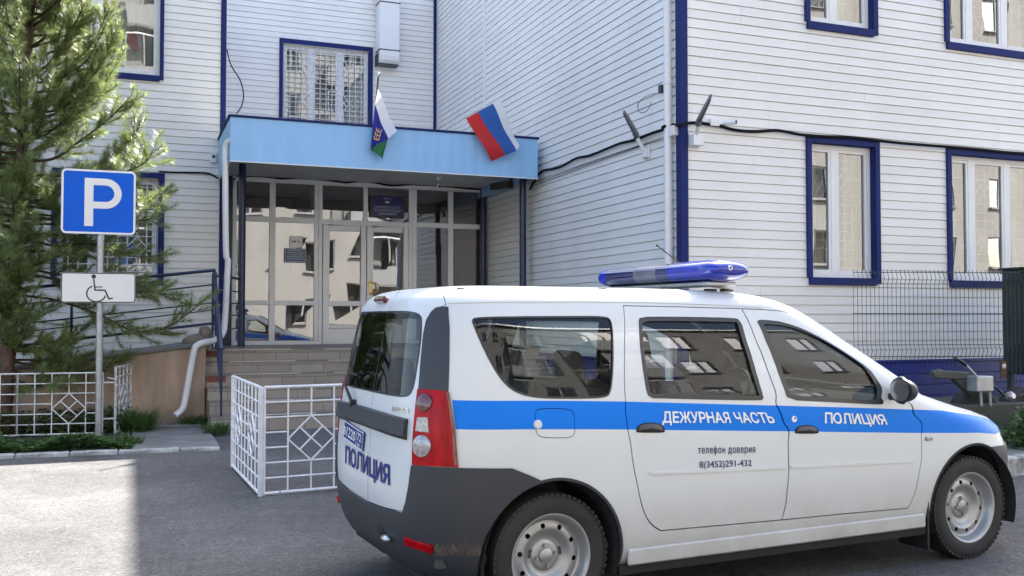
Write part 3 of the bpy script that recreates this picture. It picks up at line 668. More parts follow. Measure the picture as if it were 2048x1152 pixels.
# ================================================================== DRAIN PIPES
def pipe(name, label, pts, r, matn='pvc', brackets=()):
    t = thing(name, label, "downpipe", pts[-1]); mb = MB(); mb.tube(pts, r, 14); mb.build("pipe", matn, t, smooth=True)
    for z, p, wall in brackets:
        b = MB(); b.lathe([(r + .002, -.02), (r + .008, -.02), (r + .008, .02), (r + .002, .02)], p, (0, 0, 1), 16); b.bar(Vector(p), Vector(wall), .03, .03); b.build("bracket", matn, t)
    return t
pp = [at(463, 281, Y=14.02), at(456, 284, Y=14.06), at(451, 296, Y=14.1), at(450.5, 330, Y=14.1), at(452, 500, Y=14.1), at(456, 520, Y=14.1), at(454, 560, Y=14.1), at(450, 640, Y=14.1), at(445, 668, Y=14.02), at(430, 680, Y=13.75), at(405, 686, Y=13.52), at(393, 692, Y=13.47), at(387, 706, Y=13.46), at(371, 795, Y=13.46), at(365, 818, Y=13.44), at(350, 832, Y=13.38)]
pipe("downpipe", "white bent downpipe from the canopy corner down the ramp wall", smooth_path(pp, 4), .043)
px_, py_ = 6.02, 10.09
pipe("downpipe", "straight white downpipe near the building corner with a strap bracket", [(px_, py_, HR), (px_, py_, .15)], .05, 'pvc', [(z, (px_, py_, z), (6.1, py_, z)) for z in (2.05, 4.3, 6.4)])
# ================================================================== DUCT
t = thing("ventilation_duct", "white sheet metal ventilation duct on the recessed wall beside the flag", "duct", (4.96, 19.7, 6.75))
mb = MB(); mb.box(4.75, 5.17, 19.5, 19.83, 7.06, 8.6); mb.build("shaft", 'pvc', t, bevel=.006)
mb = MB(); 
prof = [(19.5, 7.045), (19.5, 6.93), (19.53, 6.85), (19.6, 6.80), (19.83, 6.79), (19.83, 7.045)]
mb.prism([(4.752, y, z) for y, z in prof], (.416, 0, 0)); mb.build("elbow", 'pvc', t, bevel=.004)
for q_ in ((4.735, 5.185, 19.49, 19.84, 7.045, 7.062), (4.735, 5.185, 19.62, 19.84, 6.765, 6.79), (4.73, 4.752, 19.62, 19.86, 6.76, 7.0), (4.735, 5.185, 19.49, 19.84, 8.05, 8.07)): mb = MB(); mb.box(*q_); mb.build("flange", 'dark_metal', t)
# ================================================================== WHITE FENCES
def fence_panel(t, A, B, z0, h, xs_n, dia_every, name="panel", r=.0075, rf=.013, rows=7, tilt=0):
    A = Vector(A); B = Vector(B); d = (B - A); L = d.length; d.normalize()
    us = [L * i / xs_n for i in range(xs_n + 1)]; vs = [h * i / rows for i in range(rows + 1)]
    mb = MB(); grid_panel(mb, lambda u, v: A + d * u + UZ * (z0 + v), us, vs, dia_every, r, rf=rf, n=6); return mb.build(name, 'white_paint', t, fix=False)
fr = thing("corner_fence", "white welded fence with diamond panels turning a corner behind the car", "fence", (1.0, 8.05, 0))
F0 = Vector((.985, 8.045, 0)); F1 = Vector((3.6, 8.33, 0)); F2 = Vector((.925, 9.70, 0))
fence_panel(fr, F0 + Vector((.03, 0, 0)), F0 + (F1 - F0) * (1.2 / 2.63) , .02, .86, 6, [(1, 3, 2, 5), (4, 6, 2, 5)])
fence_panel(fr, F0 + (F1 - F0) * (1.215 / 2.63), F1, .02, .86, 7, [(1, 3, 2, 5), (4, 6, 2, 5)])
fence_panel(fr, F0 + Vector((-.005, .03, 0)), F2, .02, .86, 8, [(1, 3, 2, 5), (5, 7, 2, 5)])
mb = MB(); mb.bar(F0, F0 + UZ * .885, .035, .035, Vector((1, 0, 0))); mb.bar(F0 + Vector((.032, .004, 0)), F0 + Vector((.032, .004, .88)), .018, .018, Vector((1, 0, 0))); mb.build("corner_post", 'white_paint', fr, bevel=.003)
mb = MB(); mb.bar(F2, F2 + UZ * .885, .032, .032, Vector((1, 0, 0))); mb.build("end_post", 'white_paint', fr, bevel=.003)
fl = thing("garden_fence", "low white welded fence with diamonds in front of the pine", "fence", (-.3, 12.77, 0))
G0 = Vector((-.315, 12.77, 0)); G1 = Vector((-2.75, 13.02, 0)); gd = (G1 - G0) / 13
for a_, b_ in ((0, 5), (5, 10), (10, 15)):
    A_ = G0 + gd * a_; B_ = G0 + gd * b_
    fence_panel(fl, A_, B_, .05, .73, 5, [(1, 3, 1, 4)] if a_ == 0 else [(1, 3, 1, 4)], r=.008, rf=.011, rows=6)
mb = MB()
for z in (.22, .66): mb.bar(G0 + UZ * z, G0 + Vector((.13, -.0, z)), .016, .016)
mb.tube([G0 + Vector((.05, -.03, .72)), G0 + Vector((.14, -.03, .70)), G0 + Vector((.15, .02, .70))], .008, 6); mb.build("clamp", 'white_paint', fl)
S0 = Vector((-.17, 12.77, 0)); S1 = Vector((.0, 13.42, 0))
M['peeling'] = mat("peeling_white_paint", (.60, .60, .59), .7, var=(22, .5, 6))
fp = fence_panel(fl, S0, S1, .04, .80, 4, [(1, 3, 2, 5)], name="end_panel", r=.012, rf=.017); fp.data.materials[0] = M['peeling']
# ================================================================== PARKING SIGN
sg = thing("parking_sign", "blue P parking sign with a white wheelchair plate on a grey post", "road sign", (-.36, 12.66, 0))
yS = 12.6
mb = MB(); mb.tube([at(197, 880, Y=12.66), at(199, 640, Y=12.66), at(202.5, 352, Y=12.66)], .04, 16); mb.build("post", 'galv', sg, smooth=True)
def rrect(x0, x1, z0, z1, r, n=6):
    out = []
    for cx, cz, a0 in ((x1 - r, z1 - r, 0), (x0 + r, z1 - r, 90), (x0 + r, z0 + r, 180), (x1 - r, z0 + r, 270)):
        for i in range(n + 1): a = R_(a0 + 90 * i / n); out.append((cx + r * math.cos(a), cz + r * math.sin(a)))
    return out
def plate(t, name, x0, x1, z0, z1, y, matn, r=.05, th=.012):
    mb = MB(); mb.prism([(x, y, z) for x, z in rrect(x0, x1, z0, z1, r)], (0, th, 0)); return mb.build(name, matn, t, fix=True)
x0, x1, z0, z1 = -.795, .035, 2.455, 3.235
p = plate(sg, "parking_plate", x0, x1, z0, z1, yS, 'signblue', .055)
mb = MB(); stroke(mb, rrect(x0 + .014, x1 - .014, z0 + .014, z1 - .014, .045), .024, (0, yS - .002, 0), ux, uy, closed=True); mb.build("border", 'signwhite', p, fix=False)
mb = MB(); a_ = at(182, 452, Y=yS); 
zb_, zt_ = at(180, 452, Y=yS).z, at(180, 356, Y=yS).z; xl = at(169, 400, Y=yS).x; xr_ = at(244, 400, Y=yS).x; st = .098
hh = zt_ - zb_; rr_o = hh * .315; cz_ = zt_ - rr_o
mb.quad((xl, yS - .003, zb_), (xl + st, yS - .003, zb_), (xl + st, yS - .003, zt_), (xl, yS - .003, zt_))
xm = xr_ - rr_o * 1.02
arc = [(xl + st - .001, zt_ - st * .42)] + [(xm, zt_ - st * .42)] + [(xm + (rr_o - st * .42) * math.sin(R_(q)), cz_ + (rr_o - st * .42) * math.cos(R_(q))) for q in range(10, 171, 10)] + [(xm, zt_ - 2 * rr_o + st * .42), (xl + st - .001, zt_ - 2 * rr_o + st * .42)]
stroke(mb, arc, st * .84, (0, yS - .003, 0), ux, uy); mb.build("letter", 'signwhite', p, fix=False)
x0, x1, z0, z1 = -.785, .045, 1.628, 1.992
p = plate(sg, "disability_plate", x0, x1, z0, z1, yS, 'signwhite', .035)
mb = MB(); stroke(mb, rrect(x0 + .008, x1 - .008, z0 + .008, z1 - .008, .03), .012, (0, yS - .002, 0), ux, uy, closed=True); mb.build("border", 'signblack', p, fix=False)
mb = MB(); q = lambda px, py: (lambda v: (v.x, v.z))(at(px, py, Y=yS)); o_ = (0, yS - .003, 0)
c0 = q(187.5, 553); mb.add([(c0[0] + .026 * math.cos(a * math.pi / 8), yS - .003, c0[1] + .026 * math.sin(a * math.pi / 8)) for a in range(16)], [tuple(range(16))])
stroke(mb, [q(187.5, 558), q(190, 580), q(210, 580.5), q(218, 598), q(225.5, 596)], .017, o_, ux, uy); stroke(mb, [q(189, 574), q(205, 574)], .012, o_, ux, uy)
cw_ = q(192.5, 587); stroke(mb, [(cw_[0] + .105 * math.cos(R_(a)), cw_[1] + .098 * math.sin(R_(a))) for a in range(115, 353, 8)], .016, o_, ux, uy); mb.build("wheelchair_symbol", 'signblack', p, fix=False)
mb = MB()
for z in (2.6, 3.1, 1.7, 1.92): mb.lathe([(.043, -.015), (.046, -.015), (.046, .015), (.043, .015)], (-.36, 12.66, z), (0, 0, 1), 16); mb.bar((-.43, 12.63, z), (-.29, 12.63, z), .04, .02)
mb.build("clamp", 'galv', sg)
# ================================================================== POLICE CAR
PSI = R_(4.0)
CU = Vector((math.cos(PSI), math.sin(PSI), 0)); CLF = Vector((-math.sin(PSI), math.cos(PSI), 0))   # forward, left
CO = at(1101, 1116, Z=.305) + CLF * .80; CO.z = 0
def loc(p): d = Vector(p) - CO; return Vector((d.dot(CU), d.dot(CLF), d.z))
def lray(px, py): d = ray(px, py); return loc(EYE), Vector((d.dot(CU), d.dot(CLF), d.z)).normalized()
def carY(px, py, y):
    o, d = lray(px, py); return o + d * ((y - o.y) / d.y)
def carX(px, py, x):
    o, d = lray(px, py); return o + d * ((x - o.x) / d.x)
def carZ(px, py, z):
    o, d = lray(px, py); return o + d * ((z - o.z) / d.z)
car = thing("police_car", "white police estate car with a blue stripe, side lettering and a blue roof light bar", "car", CO, rz=PSI)
XF = carY(1937, 1010, -.80).x       # front axle
# horizontal slices of the body: z, half width, rear x, front x, front corner length, front corner power
ROWS = np.array([
 (.215, .780, -.520, XF + .58, .80, 2.6), (.25, .825, -.585, XF + .64, .85, 2.6), (.32, .848, -.635, XF + .70, .88, 2.6), (.42, .858, -.668, XF + .735, .9, 2.6), (.55, .866, -.688, XF + .74, .92, 2.6),
 (.68, .868, -.692, XF + .71, .92, 2.6), (.78, .866, -.688, XF + .62, .86, 2.6), (.84, .864, -.683, XF + .47, .75, 2.6), (.89, .861, -.679, XF + .24, .66, 2.7), (.94, .857, -.674, XF + .03, .56, 2.8),
 (.985, .851, -.669, 2.70, .50, 2.8), (1.04, .841, -.662, 2.62, .48, 2.8), (1.10, .825, -.652, 2.52, .48, 2.8), (1.20, .796, -.636, 2.35, .48, 2.8), (1.30, .764, -.620, 2.18, .48, 2.8), (1.40, .729, -.603, 2.01, .46, 2.8),
 (1.47, .700, -.588, 1.88, .44, 2.8), (1.515, .677, -.572, 1.78, .42, 2.8), (1.55, .648, -.545, 1.67, .42, 2.8), (1.573, .610, -.505, 1.56, .42, 2.8), (1.590, .545, -.45, 1.43, .40, 2.6), (1.602, .44, -.36, 1.28, .38, 2.4),
 (1.611, .30, -.24, 1.08, .34, 2.2), (1.616, .15, -.10, .90, .3, 2.1), (1.617, .015, .05, .78, .3, 2.0)])
VV = np.concatenate([[0], np.cumsum(np.hypot(np.diff(ROWS[:, 0]), np.diff(ROWS[:, 1])))]); VMAX = VV[-1]
SLP = np.zeros_like(ROWS)
for i in range(len(VV)):
    if 0 < i < len(VV) - 1:
        h0 = VV[i] - VV[i - 1]; h1 = VV[i + 1] - VV[i]; d0 = (ROWS[i] - ROWS[i - 1]) / h0; d1 = (ROWS[i + 1] - ROWS[i]) / h1
        SLP[i] = np.where(d0 * d1 > 0, (d0 * h1 + d1 * h0) / (h0 + h1), 0)
SLP[0] = (ROWS[1] - ROWS[0]) / (VV[1] - VV[0]); SLP[-1] = (ROWS[-1] - ROWS[-2]) / (VV[-1] - VV[-2])
def row(v):
    v = min(max(v, 0), VMAX); i = min(int(np.searchsorted(VV, v, side='right')) - 1, len(VV) - 2); h = VV[i + 1] - VV[i]; t = (v - VV[i]) / h
    return ((2 * t ** 3 - 3 * t * t + 1) * ROWS[i] + (t ** 3 - 2 * t * t + t) * h * SLP[i] + (-2 * t ** 3 + 3 * t * t) * ROWS[i + 1] + (t ** 3 - t * t) * h * SLP[i + 1])
NR = 4.4; X0 = .15
def arcs(a, b, n):
    th = np.linspace(math.pi / 2, 0, 4000); s = a * np.sin(th) ** (2 / n); c = b * np.cos(th) ** (2 / n); c[0] = 0
    L = np.concatenate([[0], np.cumsum(np.hypot(np.diff(s), np.diff(c)))]); return L, th
LRt, THr = arcs(.84, .868, NR); LR = LRt[-1]
LFt, THf = arcs(.92, .868, 2.6); LF = LFt[-1]
LS = XF - .92 + .72 - X0; TMAX = LR + LS + LF
def CP(t, v):
    """point of the car skin; t runs round the car from the middle of the tail (right side positive), v up from sill to roof"""
    s = 1 if t >= 0 else -1; t = min(abs(t), TMAX); z, w_, r, f, af, nf = row(v)
    if t < LR:
        th = float(np.interp(t, LRt, THr)); x = X0 - (X0 - r) * math.sin(th) ** (2 / NR); y = w_ * max(math.cos(th), 0) ** (2 / NR)
    else:
        x1 = f - af
        if t < LR + LS: x = X0 + (x1 - X0) * (t - LR) / LS; y = w_
        else:
            th = float(np.interp(LF - (t - LR - LS), LFt, THf)); x = x1 + af * math.sin(th) ** (2 / nf); y = w_ * max(math.cos(th), 0) ** (2 / nf)
    y *= 1 - .012 * ((x - 1.25) / 1.7) ** 2
    return Vector((x, -s * y, z))
def CN(t, v):
    e = .004; a = CP(t + e, v) - CP(t - e, v); b = CP(t, min(v + e, VMAX)) - CP(t, max(v - e, 0)); n = a.cross(b)
    if n.length < 1e-12: return Vector((0, 0, 1))
    return n.normalized()
nt_, nv_ = 260, 90
tt = np.linspace(-LR * 1.0, TMAX, nt_); vt = np.linspace(0, VMAX, nv_)
bv = [CP(t, v) for v in vt for t in tt]; btv = [(t, v) for v in vt for t in tt]
bf = []
for j in range(nv_ - 1):
    for i in range(nt_ - 1):
        k = j * nt_ + i; bf += [(k, k + 1, k + nt_ + 1), (k, k + nt_ + 1, k + nt_)]
BVH = BVHTree.FromPolygons(bv, bf)
def bary_tv(i, p):
    a, b, c = (bv[q] for q in bf[i]); v0 = b - a; v1 = c - a; v2 = p - a
    d00 = v0.dot(v0); d01 = v0.dot(v1); d11 = v1.dot(v1); d20 = v2.dot(v0); d21 = v2.dot(v1); den = d00 * d11 - d01 * d01
    if abs(den) < 1e-14: return btv[bf[i][0]]
    v = (d11 * d20 - d01 * d21) / den; w_ = (d00 * d21 - d01 * d20) / den; u = 1 - v - w_; A, B, C_ = (btv[q] for q in bf[i])
    return (u * A[0] + v * B[0] + w_ * C_[0], u * A[1] + v * B[1] + w_ * C_[1])
MISS = []
def tv(px, py):
    o, d = lray(px, py); h = BVH.ray_cast(o, d)
    if h[0] is None:
        best = None
        for k in np.arange(3.0, 8.0, .02):
            q = BVH.find_nearest(o + d * k)
            if best is None or q[3] < best[3]: best = q
        MISS.append((px, py, round(best[3], 3))); h = best
    return bary_tv(h[2], h[0])
def tvs(x, z):      # right side, seen square on
    h = BVH.ray_cast(Vector((x, -3, z)), Vector((0, 1, 0))); return bary_tv(h[2], h[0])
def tvn(p):
    h = BVH.find_nearest(Vector(p)); return bary_tv(h[2], h[0])
def dens(lp, d=.028, closed=True):
    out = []; n = len(lp)
    for i in range(n if closed else n - 1):
        a = lp[i]; b = lp[(i + 1) % n]; k = max(1, int(math.hypot(b[0] - a[0], b[1] - a[1]) / d))
        for j in range(k): out.append((a[0] + (b[0] - a[0]) * j / k, a[1] + (b[1] - a[1]) * j / k))
    if not closed: out.append(lp[-1])
    return out
def chaikin(lp, it=2, closed=True):
    for _ in range(it):
        out = [] if closed else [lp[0]]; n = len(lp)
        for i in range(n if closed else n - 1):
            a = lp[i]; b = lp[(i + 1) % n]
            out += [(a[0] * .75 + b[0] * .25, a[1] * .75 + b[1] * .25), (a[0] * .25 + b[0] * .75, a[1] * .25 + b[1] * .75)]
        if not closed: out.append(lp[-1])
        lp = out
    return lp
def L(pts, sm=0, d=.028): return dens(chaikin([tv(*p) for p in pts], sm) if sm else [tv(*p) for p in pts], d)
def mir(lp): return [(-t, v) for t, v in lp][::-1]
def area(lp): return sum(lp[i][0] * lp[(i + 1) % len(lp)][1] - lp[(i + 1) % len(lp)][0] * lp[i][1] for i in range(len(lp))) / 2
def inset(lp, d):
    if area(lp) < 0: lp = lp[::-1]
    n = len(lp); out = []
    for i in range(n):
        p, q, r = lp[i - 1], lp[i], lp[(i + 1) % n]
        e1 = (q[0] - p[0], q[1] - p[1]); e2 = (r[0] - q[0], r[1] - q[1]); l1 = math.hypot(*e1) or 1e-9; l2 = math.hypot(*e2) or 1e-9
        n1 = (-e1[1] / l1, e1[0] / l1); n2 = (-e2[1] / l2, e2[0] / l2); m = (n1[0] + n2[0], n1[1] + n2[1]); lm = math.hypot(*m) or 1e-9; m = (m[0] / lm, m[1] / lm)
        k = d / max(.45, m[0] * n1[0] + m[1] * n1[1]); out.append((q[0] + m[0] * k, q[1] + m[1] * k))
    return out
class Poly:
    def __init__(s, lp): s.p = np.array(lp); s.b = (s.p[:, 0].min(), s.p[:, 0].max(), s.p[:, 1].min(), s.p[:, 1].max()); s.lp = lp
    def mask(s, C):
        m = (C[:, 0] > s.b[0]) & (C[:, 0] < s.b[1]) & (C[:, 1] > s.b[2]) & (C[:, 1] < s.b[3]); idx = np.where(m)[0]; ins = np.zeros(len(idx), bool); x = C[idx, 0]; y = C[idx, 1]; n = len(s.p)
        for i in range(n):
            x1, y1 = s.p[i]; x2, y2 = s.p[(i + 1) % n]
            if y1 == y2: continue
            c = ((y1 > y) != (y2 > y)) & (x < (x2 - x1) * (y - y1) / (y2 - y1) + x1); ins ^= c
        out = np.zeros(len(C), bool); out[idx] = ins; return out
# ---------------- outlines measured on the right side and tail
qwin = L([(943, 640), (951, 634), (1050, 632.5), (1130, 632), (1208, 632), (1222, 638), (1226, 665), (1227, 705), (1226, 745), (1222, 785), (1212, 796.5), (1150, 798), (1088, 797.5), (1053, 793), (1026, 783), (1002, 761), (981, 727), (960, 684), (946, 650)], 2)
rwin = L([(1277, 645), (1279, 634), (1330, 633.5), (1400, 634.5), (1465, 636), (1479, 639), (1490, 675), (1508, 735), (1522, 782), (1527, 800), (1515, 801), (1420, 799.5), (1330, 797), (1298, 796.5), (1291, 775), (1284, 730), (1279, 685)], 1)
fwin = L([(1513, 640), (1533, 640), (1565, 644), (1604, 657), (1650, 680), (1694, 707.5), (1736, 736), (1752, 757), (1763, 784), (1773, 809), (1740, 808.5), (1660, 804), (1574, 800), (1567, 777), (1551, 733), (1530, 678), (1518, 650)], 1)
seamR = [(1246, 611), (1248.5, 640), (1248, 699), (1247.5, 751), (1249.5, 799.5), (1255, 865.5), (1263, 909), (1271, 955), (1279, 994), (1286, 1020), (1294, 1038), (1305, 1052), (1322, 1062)]
seamB = [(1483, 617), (1490, 630), (1504, 661), (1520, 699), (1535, 744), (1552, 803), (1562, 828), (1569, 848), (1575.5, 875), (1577, 910), (1577, 950), (1573, 1003), (1563, 1040.5)]
seamA = [(1775, 744), (1790, 765), (1805, 785), (1819.5, 805), (1833, 838), (1842, 865.5), (1843.5, 893), (1841, 931), (1835, 969), (1826, 997), (1816, 1017)]
sR, sB, sA = (chaikin([tv(*p) for p in q_], 2, False) for q_ in (seamR, seamB, seamA))
rdoor = dens(sR + [tv(1400, 1055)] + sB[::-1] + [tv(1365, 613.5)])
fdoor = dens(sB + [tv(1690, 1028)] + sA[::-1] + [tv(*p) for p in [(1735, 712), (1690, 679), (1648, 651), (1605, 632), (1560, 621.5), (1520, 618.5)]])
SPLIT = chaikin([tv(*p) for p in [(803, 576), (795, 590), (784, 608), (777, 625), (762, 700), (745.5, 786), (741, 880), (736.5, 990), (735.5, 1003)]], 1, False)
edgeR = [tv(*p) for p in [(857, 578.5), (872, 580), (885, 584), (890, 597), (892, 612), (871, 616.5), (862, 625), (853, 640), (847, 668), (842, 720), (838, 772), (833.5, 810), (829.5, 853), (827, 890), (825.5, 930), (821, 970), (815, 1003), (808, 1024)]]
botR = [tv(*p) for p in [(790, 1021), (770, 1016), (752, 1010)]]
vtop = tv(830, 576)[1]; edgeR[0] = (edgeR[0][0], vtop)
tsp_top = SPLIT[0][0]; tsp_bot = SPLIT[-1][0]; vbot = SPLIT[-1][1]
SPLIT[0] = (tsp_top, vtop)
rear_right = dens([(tsp_top, vtop), (.62, vtop)] + edgeR[1:] + botR + [(tsp_bot, vbot)] + SPLIT[::-1][1:-1])
mbot = [(-t, v) for t, v in ([(0.0, vbot + .002)] + botR[::-1] + edgeR[::-1][:-1])]
rear_left = dens(SPLIT + mbot + [(-.62, vtop)])
glassR = chaikin([tv(*p) for p in [(777, 621), (826, 622.5), (843, 630), (845, 645), (842, 690), (835, 735), (829, 772), (822, 789), (811, 795), (783, 792), (745, 786)]], 1)
glR = [tv(*p) for p in [(800, 621.5), (828, 623), (843, 630), (845, 646), (842, 690), (835, 735), (829, 772), (822, 789), (811, 795), (783, 792)]]
rglass = dens(chaikin(glR + [(-t, v) for t, v in glR[::-1]], 1))
lamp = L([(837.5, 778), (868, 780), (897, 783), (903, 807), (911, 865), (917, 934), (870, 932), (826.5, 929.5), (827, 890), (829.5, 853), (833.5, 810)], 0)
pill = L([(871, 616.5), (884, 614), (897, 614), (899.5, 655), (899, 720), (897, 783), (868, 780), (837.5, 778), (842, 720), (847, 668), (853, 640), (862, 625)], 0)
arch_c = Vector((0, 0, .31)); AR = .372
def arch(xc, r0, zlo=-.02):
    p = [tvs(xc + r0 * math.cos(R_(a)), max(.222, .315 + r0 * math.sin(R_(a)))) for a in range(-16, 197, 6)]
    lo = [(p[-1][0], -.05), (p[0][0], -.05)]; return dens([q for q in p] + lo)
archR = arch(-.005, AR); archF = arch(XF - .0, .375)
bump_top = [tv(*p) for p in [(1084, 962), (1060, 951), (1024, 936.5), (975, 936.5), (918, 935.5), (870, 933.5), (826, 930.5), (821, 970), (815, 1003), (808, 1026)]]
bump_r = bump_top + botR + [(tsp_bot, vbot - .0)]
bumper = dens([(bump_top[0][0] + .02, -.05)] + bump_r + [(0.0, vbot)] + [(-t, v) for t, v in (bump_top + botR)[::-1]] + [(-bump_top[0][0] - .02, -.05)])
nose_z = .70
VB = float(np.interp(.655, ROWS[:, 0], VV))
fb = [tvs(XF + .16, .215), tvs(XF + .18, .5), tv(1958, 889), tv(1975, 894), tv(2000, 891), tv(2016, 888)]
VC = float(np.interp(.30, ROWS[:, 0], VV)); fcx = tvs(XF + .36, .25)[0]
fbump = dens([(fb[0][0], -.05)] + fb + [(TMAX - .35, VB), (TMAX + .02, VB), (TMAX + .02, VC), (fcx + .12, VC), (fcx + .06, VC * .6), (fcx, -.05)])
fcut = dens([(fcx, -.06), (fcx + .06, VC * .6), (fcx + .12, VC), (TMAX + .02, VC), (TMAX + .02, -.06)])
hl = dens(chaikin([tvn((XF + .44, -.72, .80)), tvn((XF + .40, -.76, .70)), tvn((XF + .58, -.55, .66)), tvn((XF + .68, -.36, .68)), tvn((XF + .60, -.42, .78))], 1))
grl = dens([(TMAX + .02, float(np.interp(.76, ROWS[:, 0], VV))), tvn((XF + .66, -.33, .75)), tvn((XF + .71, -.31, .68)), (TMAX + .02, float(np.interp(.67, ROWS[:, 0], VV)))])
wsA = tvn((2.40, -.76, 1.03)); wsB = tvn((1.72, -.57, 1.515))
wshield = dens([wsA, tvn((2.22, -.69, 1.2)), tvn((2.02, -.635, 1.35)), wsB, (TMAX + .02, float(np.interp(1.52, ROWS[:, 0], VV))), (TMAX + .02, float(np.interp(1.0, ROWS[:, 0], VV)))])
st_top = [tv(*p) for p in [(904, 800), (1050, 801.3), (1248, 803), (1400, 807), (1555, 811), (1700, 815), (1823, 819), (1883, 821), (1927, 827), (1965, 835)]] + [tvn((XF + .47, -.66, .80))]
st_bot = [tv(*p) for p in [(911, 858.5), (1050, 858.6), (1253, 859), (1400, 861), (1560, 862.5), (1700, 864.5), (1839, 866), (1900, 866), (1957, 865.5), (1990, 868)]] + [tvn((XF + .50, -.66, .745))]
stripe = dens(st_top + st_bot[::-1])
hood_seam = None
LOOPS = {'qwin': qwin, 'rwin': rwin, 'fwin': fwin, 'rdoor': rdoor, 'fdoor': fdoor, 'lamp': lamp, 'pill': pill, 'archR': archR, 'archF': archF, 'fbump': fbump, 'fcut': fcut, 'hl': hl, 'grl': grl, 'ws': wshield, 'stripe': stripe}
R = {}
for k_, lp in LOOPS.items(): R[k_ + '+'] = lp; R[k_ + '-'] = mir(lp)
R['rear+'] = rear_right; R['rear-'] = rear_left; R['rglass'] = rglass; R['bumper'] = bumper
GAP = .0042
for k_ in ('rdoor+', 'rdoor-', 'fdoor+', 'fdoor-', 'rear+', 'rear-'): R[k_ + 'in'] = inset(R[k_], GAP)
for k_ in ('rdoor+', 'rdoor-', 'fdoor+', 'fdoor-'): R[k_ + 'out'] = inset(R[k_], -.002)
for k_, d in (('rwin', .024), ('fwin', .026), ('qwin', .010)):
    for s in '+-': R[k_ + s + 'in'] = inset(R[k_ + s], d)
R['rglassin'] = inset(R['rglass'], .010)
# flap of the fuel filler
flap = dens(chaikin([tv(*p) for p in [(1070, 822), (1078, 817), (1110, 816), (1140, 818), (1148, 826), (1151, 850), (1149, 870), (1140, 876), (1110, 877), (1080, 875), (1072, 866), (1069, 845)]], 2))
R['flap'] = flap; R['flapin'] = inset(flap, .0035)
# ---------------- triangulate the whole skin along those outlines
verts = []; edges = []
def addloop(lp, closed=True):
    k = len(verts); n = len(lp)
    verts.extend([Vector((min(max(t, -TMAX), TMAX), min(max(v, 0), VMAX))) for t, v in lp])
    edges.extend([(k + i, k + (i + 1) % n) for i in range(n if closed else n - 1)])
for lp in R.values(): addloop(lp)
addloop(dens([(-TMAX, 0), (TMAX, 0), (TMAX, VMAX), (-TMAX, VMAX)], .05))
GS = .042
for j in range(1, int(VMAX / GS) + 1):
    for i in range(-int(TMAX / GS), int(TMAX / GS) + 1):
        t = (i + .5 * (j % 2)) * GS; v = j * GS
        if abs(t) < TMAX - .01 and v < VMAX - .01: verts.append(Vector((t, v)))
cv, ce, cf, *_ = delaunay_2d_cdt(verts, edges, [], 0, 1e-5)
C2 = np.array([(p.x, p.y) for p in cv]); TR = np.array([f for f in cf if len(f) == 3]); CEN = C2[TR].mean(axis=1)
IN = {k_: Poly(lp).mask(CEN) for k_, lp in R.items()}
P3 = [CP(t, v) for t, v in C2]; N3 = [CN(t, v) for t, v in C2]
def both(k_): return IN[k_ + '+'] | IN[k_ + '-']
used = np.zeros(len(TR), bool); REG = {}
def take(name, m):
    m = m & ~used; used[m] = True; REG[name] = m
take('hole', both('archR') | both('archF') | both('fcut'))
for s in '+-':
    for k_ in ('qwin', 'rwin', 'fwin'):
        take(k_ + s + 'pane', IN[k_ + s + 'in']); take(k_ + s + 'seal', IN[k_ + s])
sp = np.interp(CEN[:, 1], [p[1] for p in SPLIT[::-1]], [p[0] for p in SPLIT[::-1]])
take('rpane+', IN['rglassin'] & (CEN[:, 0] > sp + .004)); take('rpane-', IN['rglassin'] & (CEN[:, 0] < sp - .004)); take('rseal', IN['rglass'])
take('ws', both('ws'))
for s in '+-': take('lamp' + s, IN['lamp' + s]); take('pill' + s, IN['pill' + s]); take('hl' + s, IN['hl' + s])
take('bumper', IN['bumper']); take('fbump', both('fbump')); take('grl', both('grl'))
take('flap', IN['flapin']); take('flapgap', IN['flap'] & ~IN['flapin'])
for s in '+-':
    for k_ in ('rdoor', 'fdoor', 'rear'): take(k_ + s, IN[k_ + s + 'in'])
gap = IN['rear+'] | IN['rear-']
for s in '+-': gap = gap | IN['rdoor' + s + 'out'] | IN['fdoor' + s + 'out']
take('gap', gap); take('body', ~used)
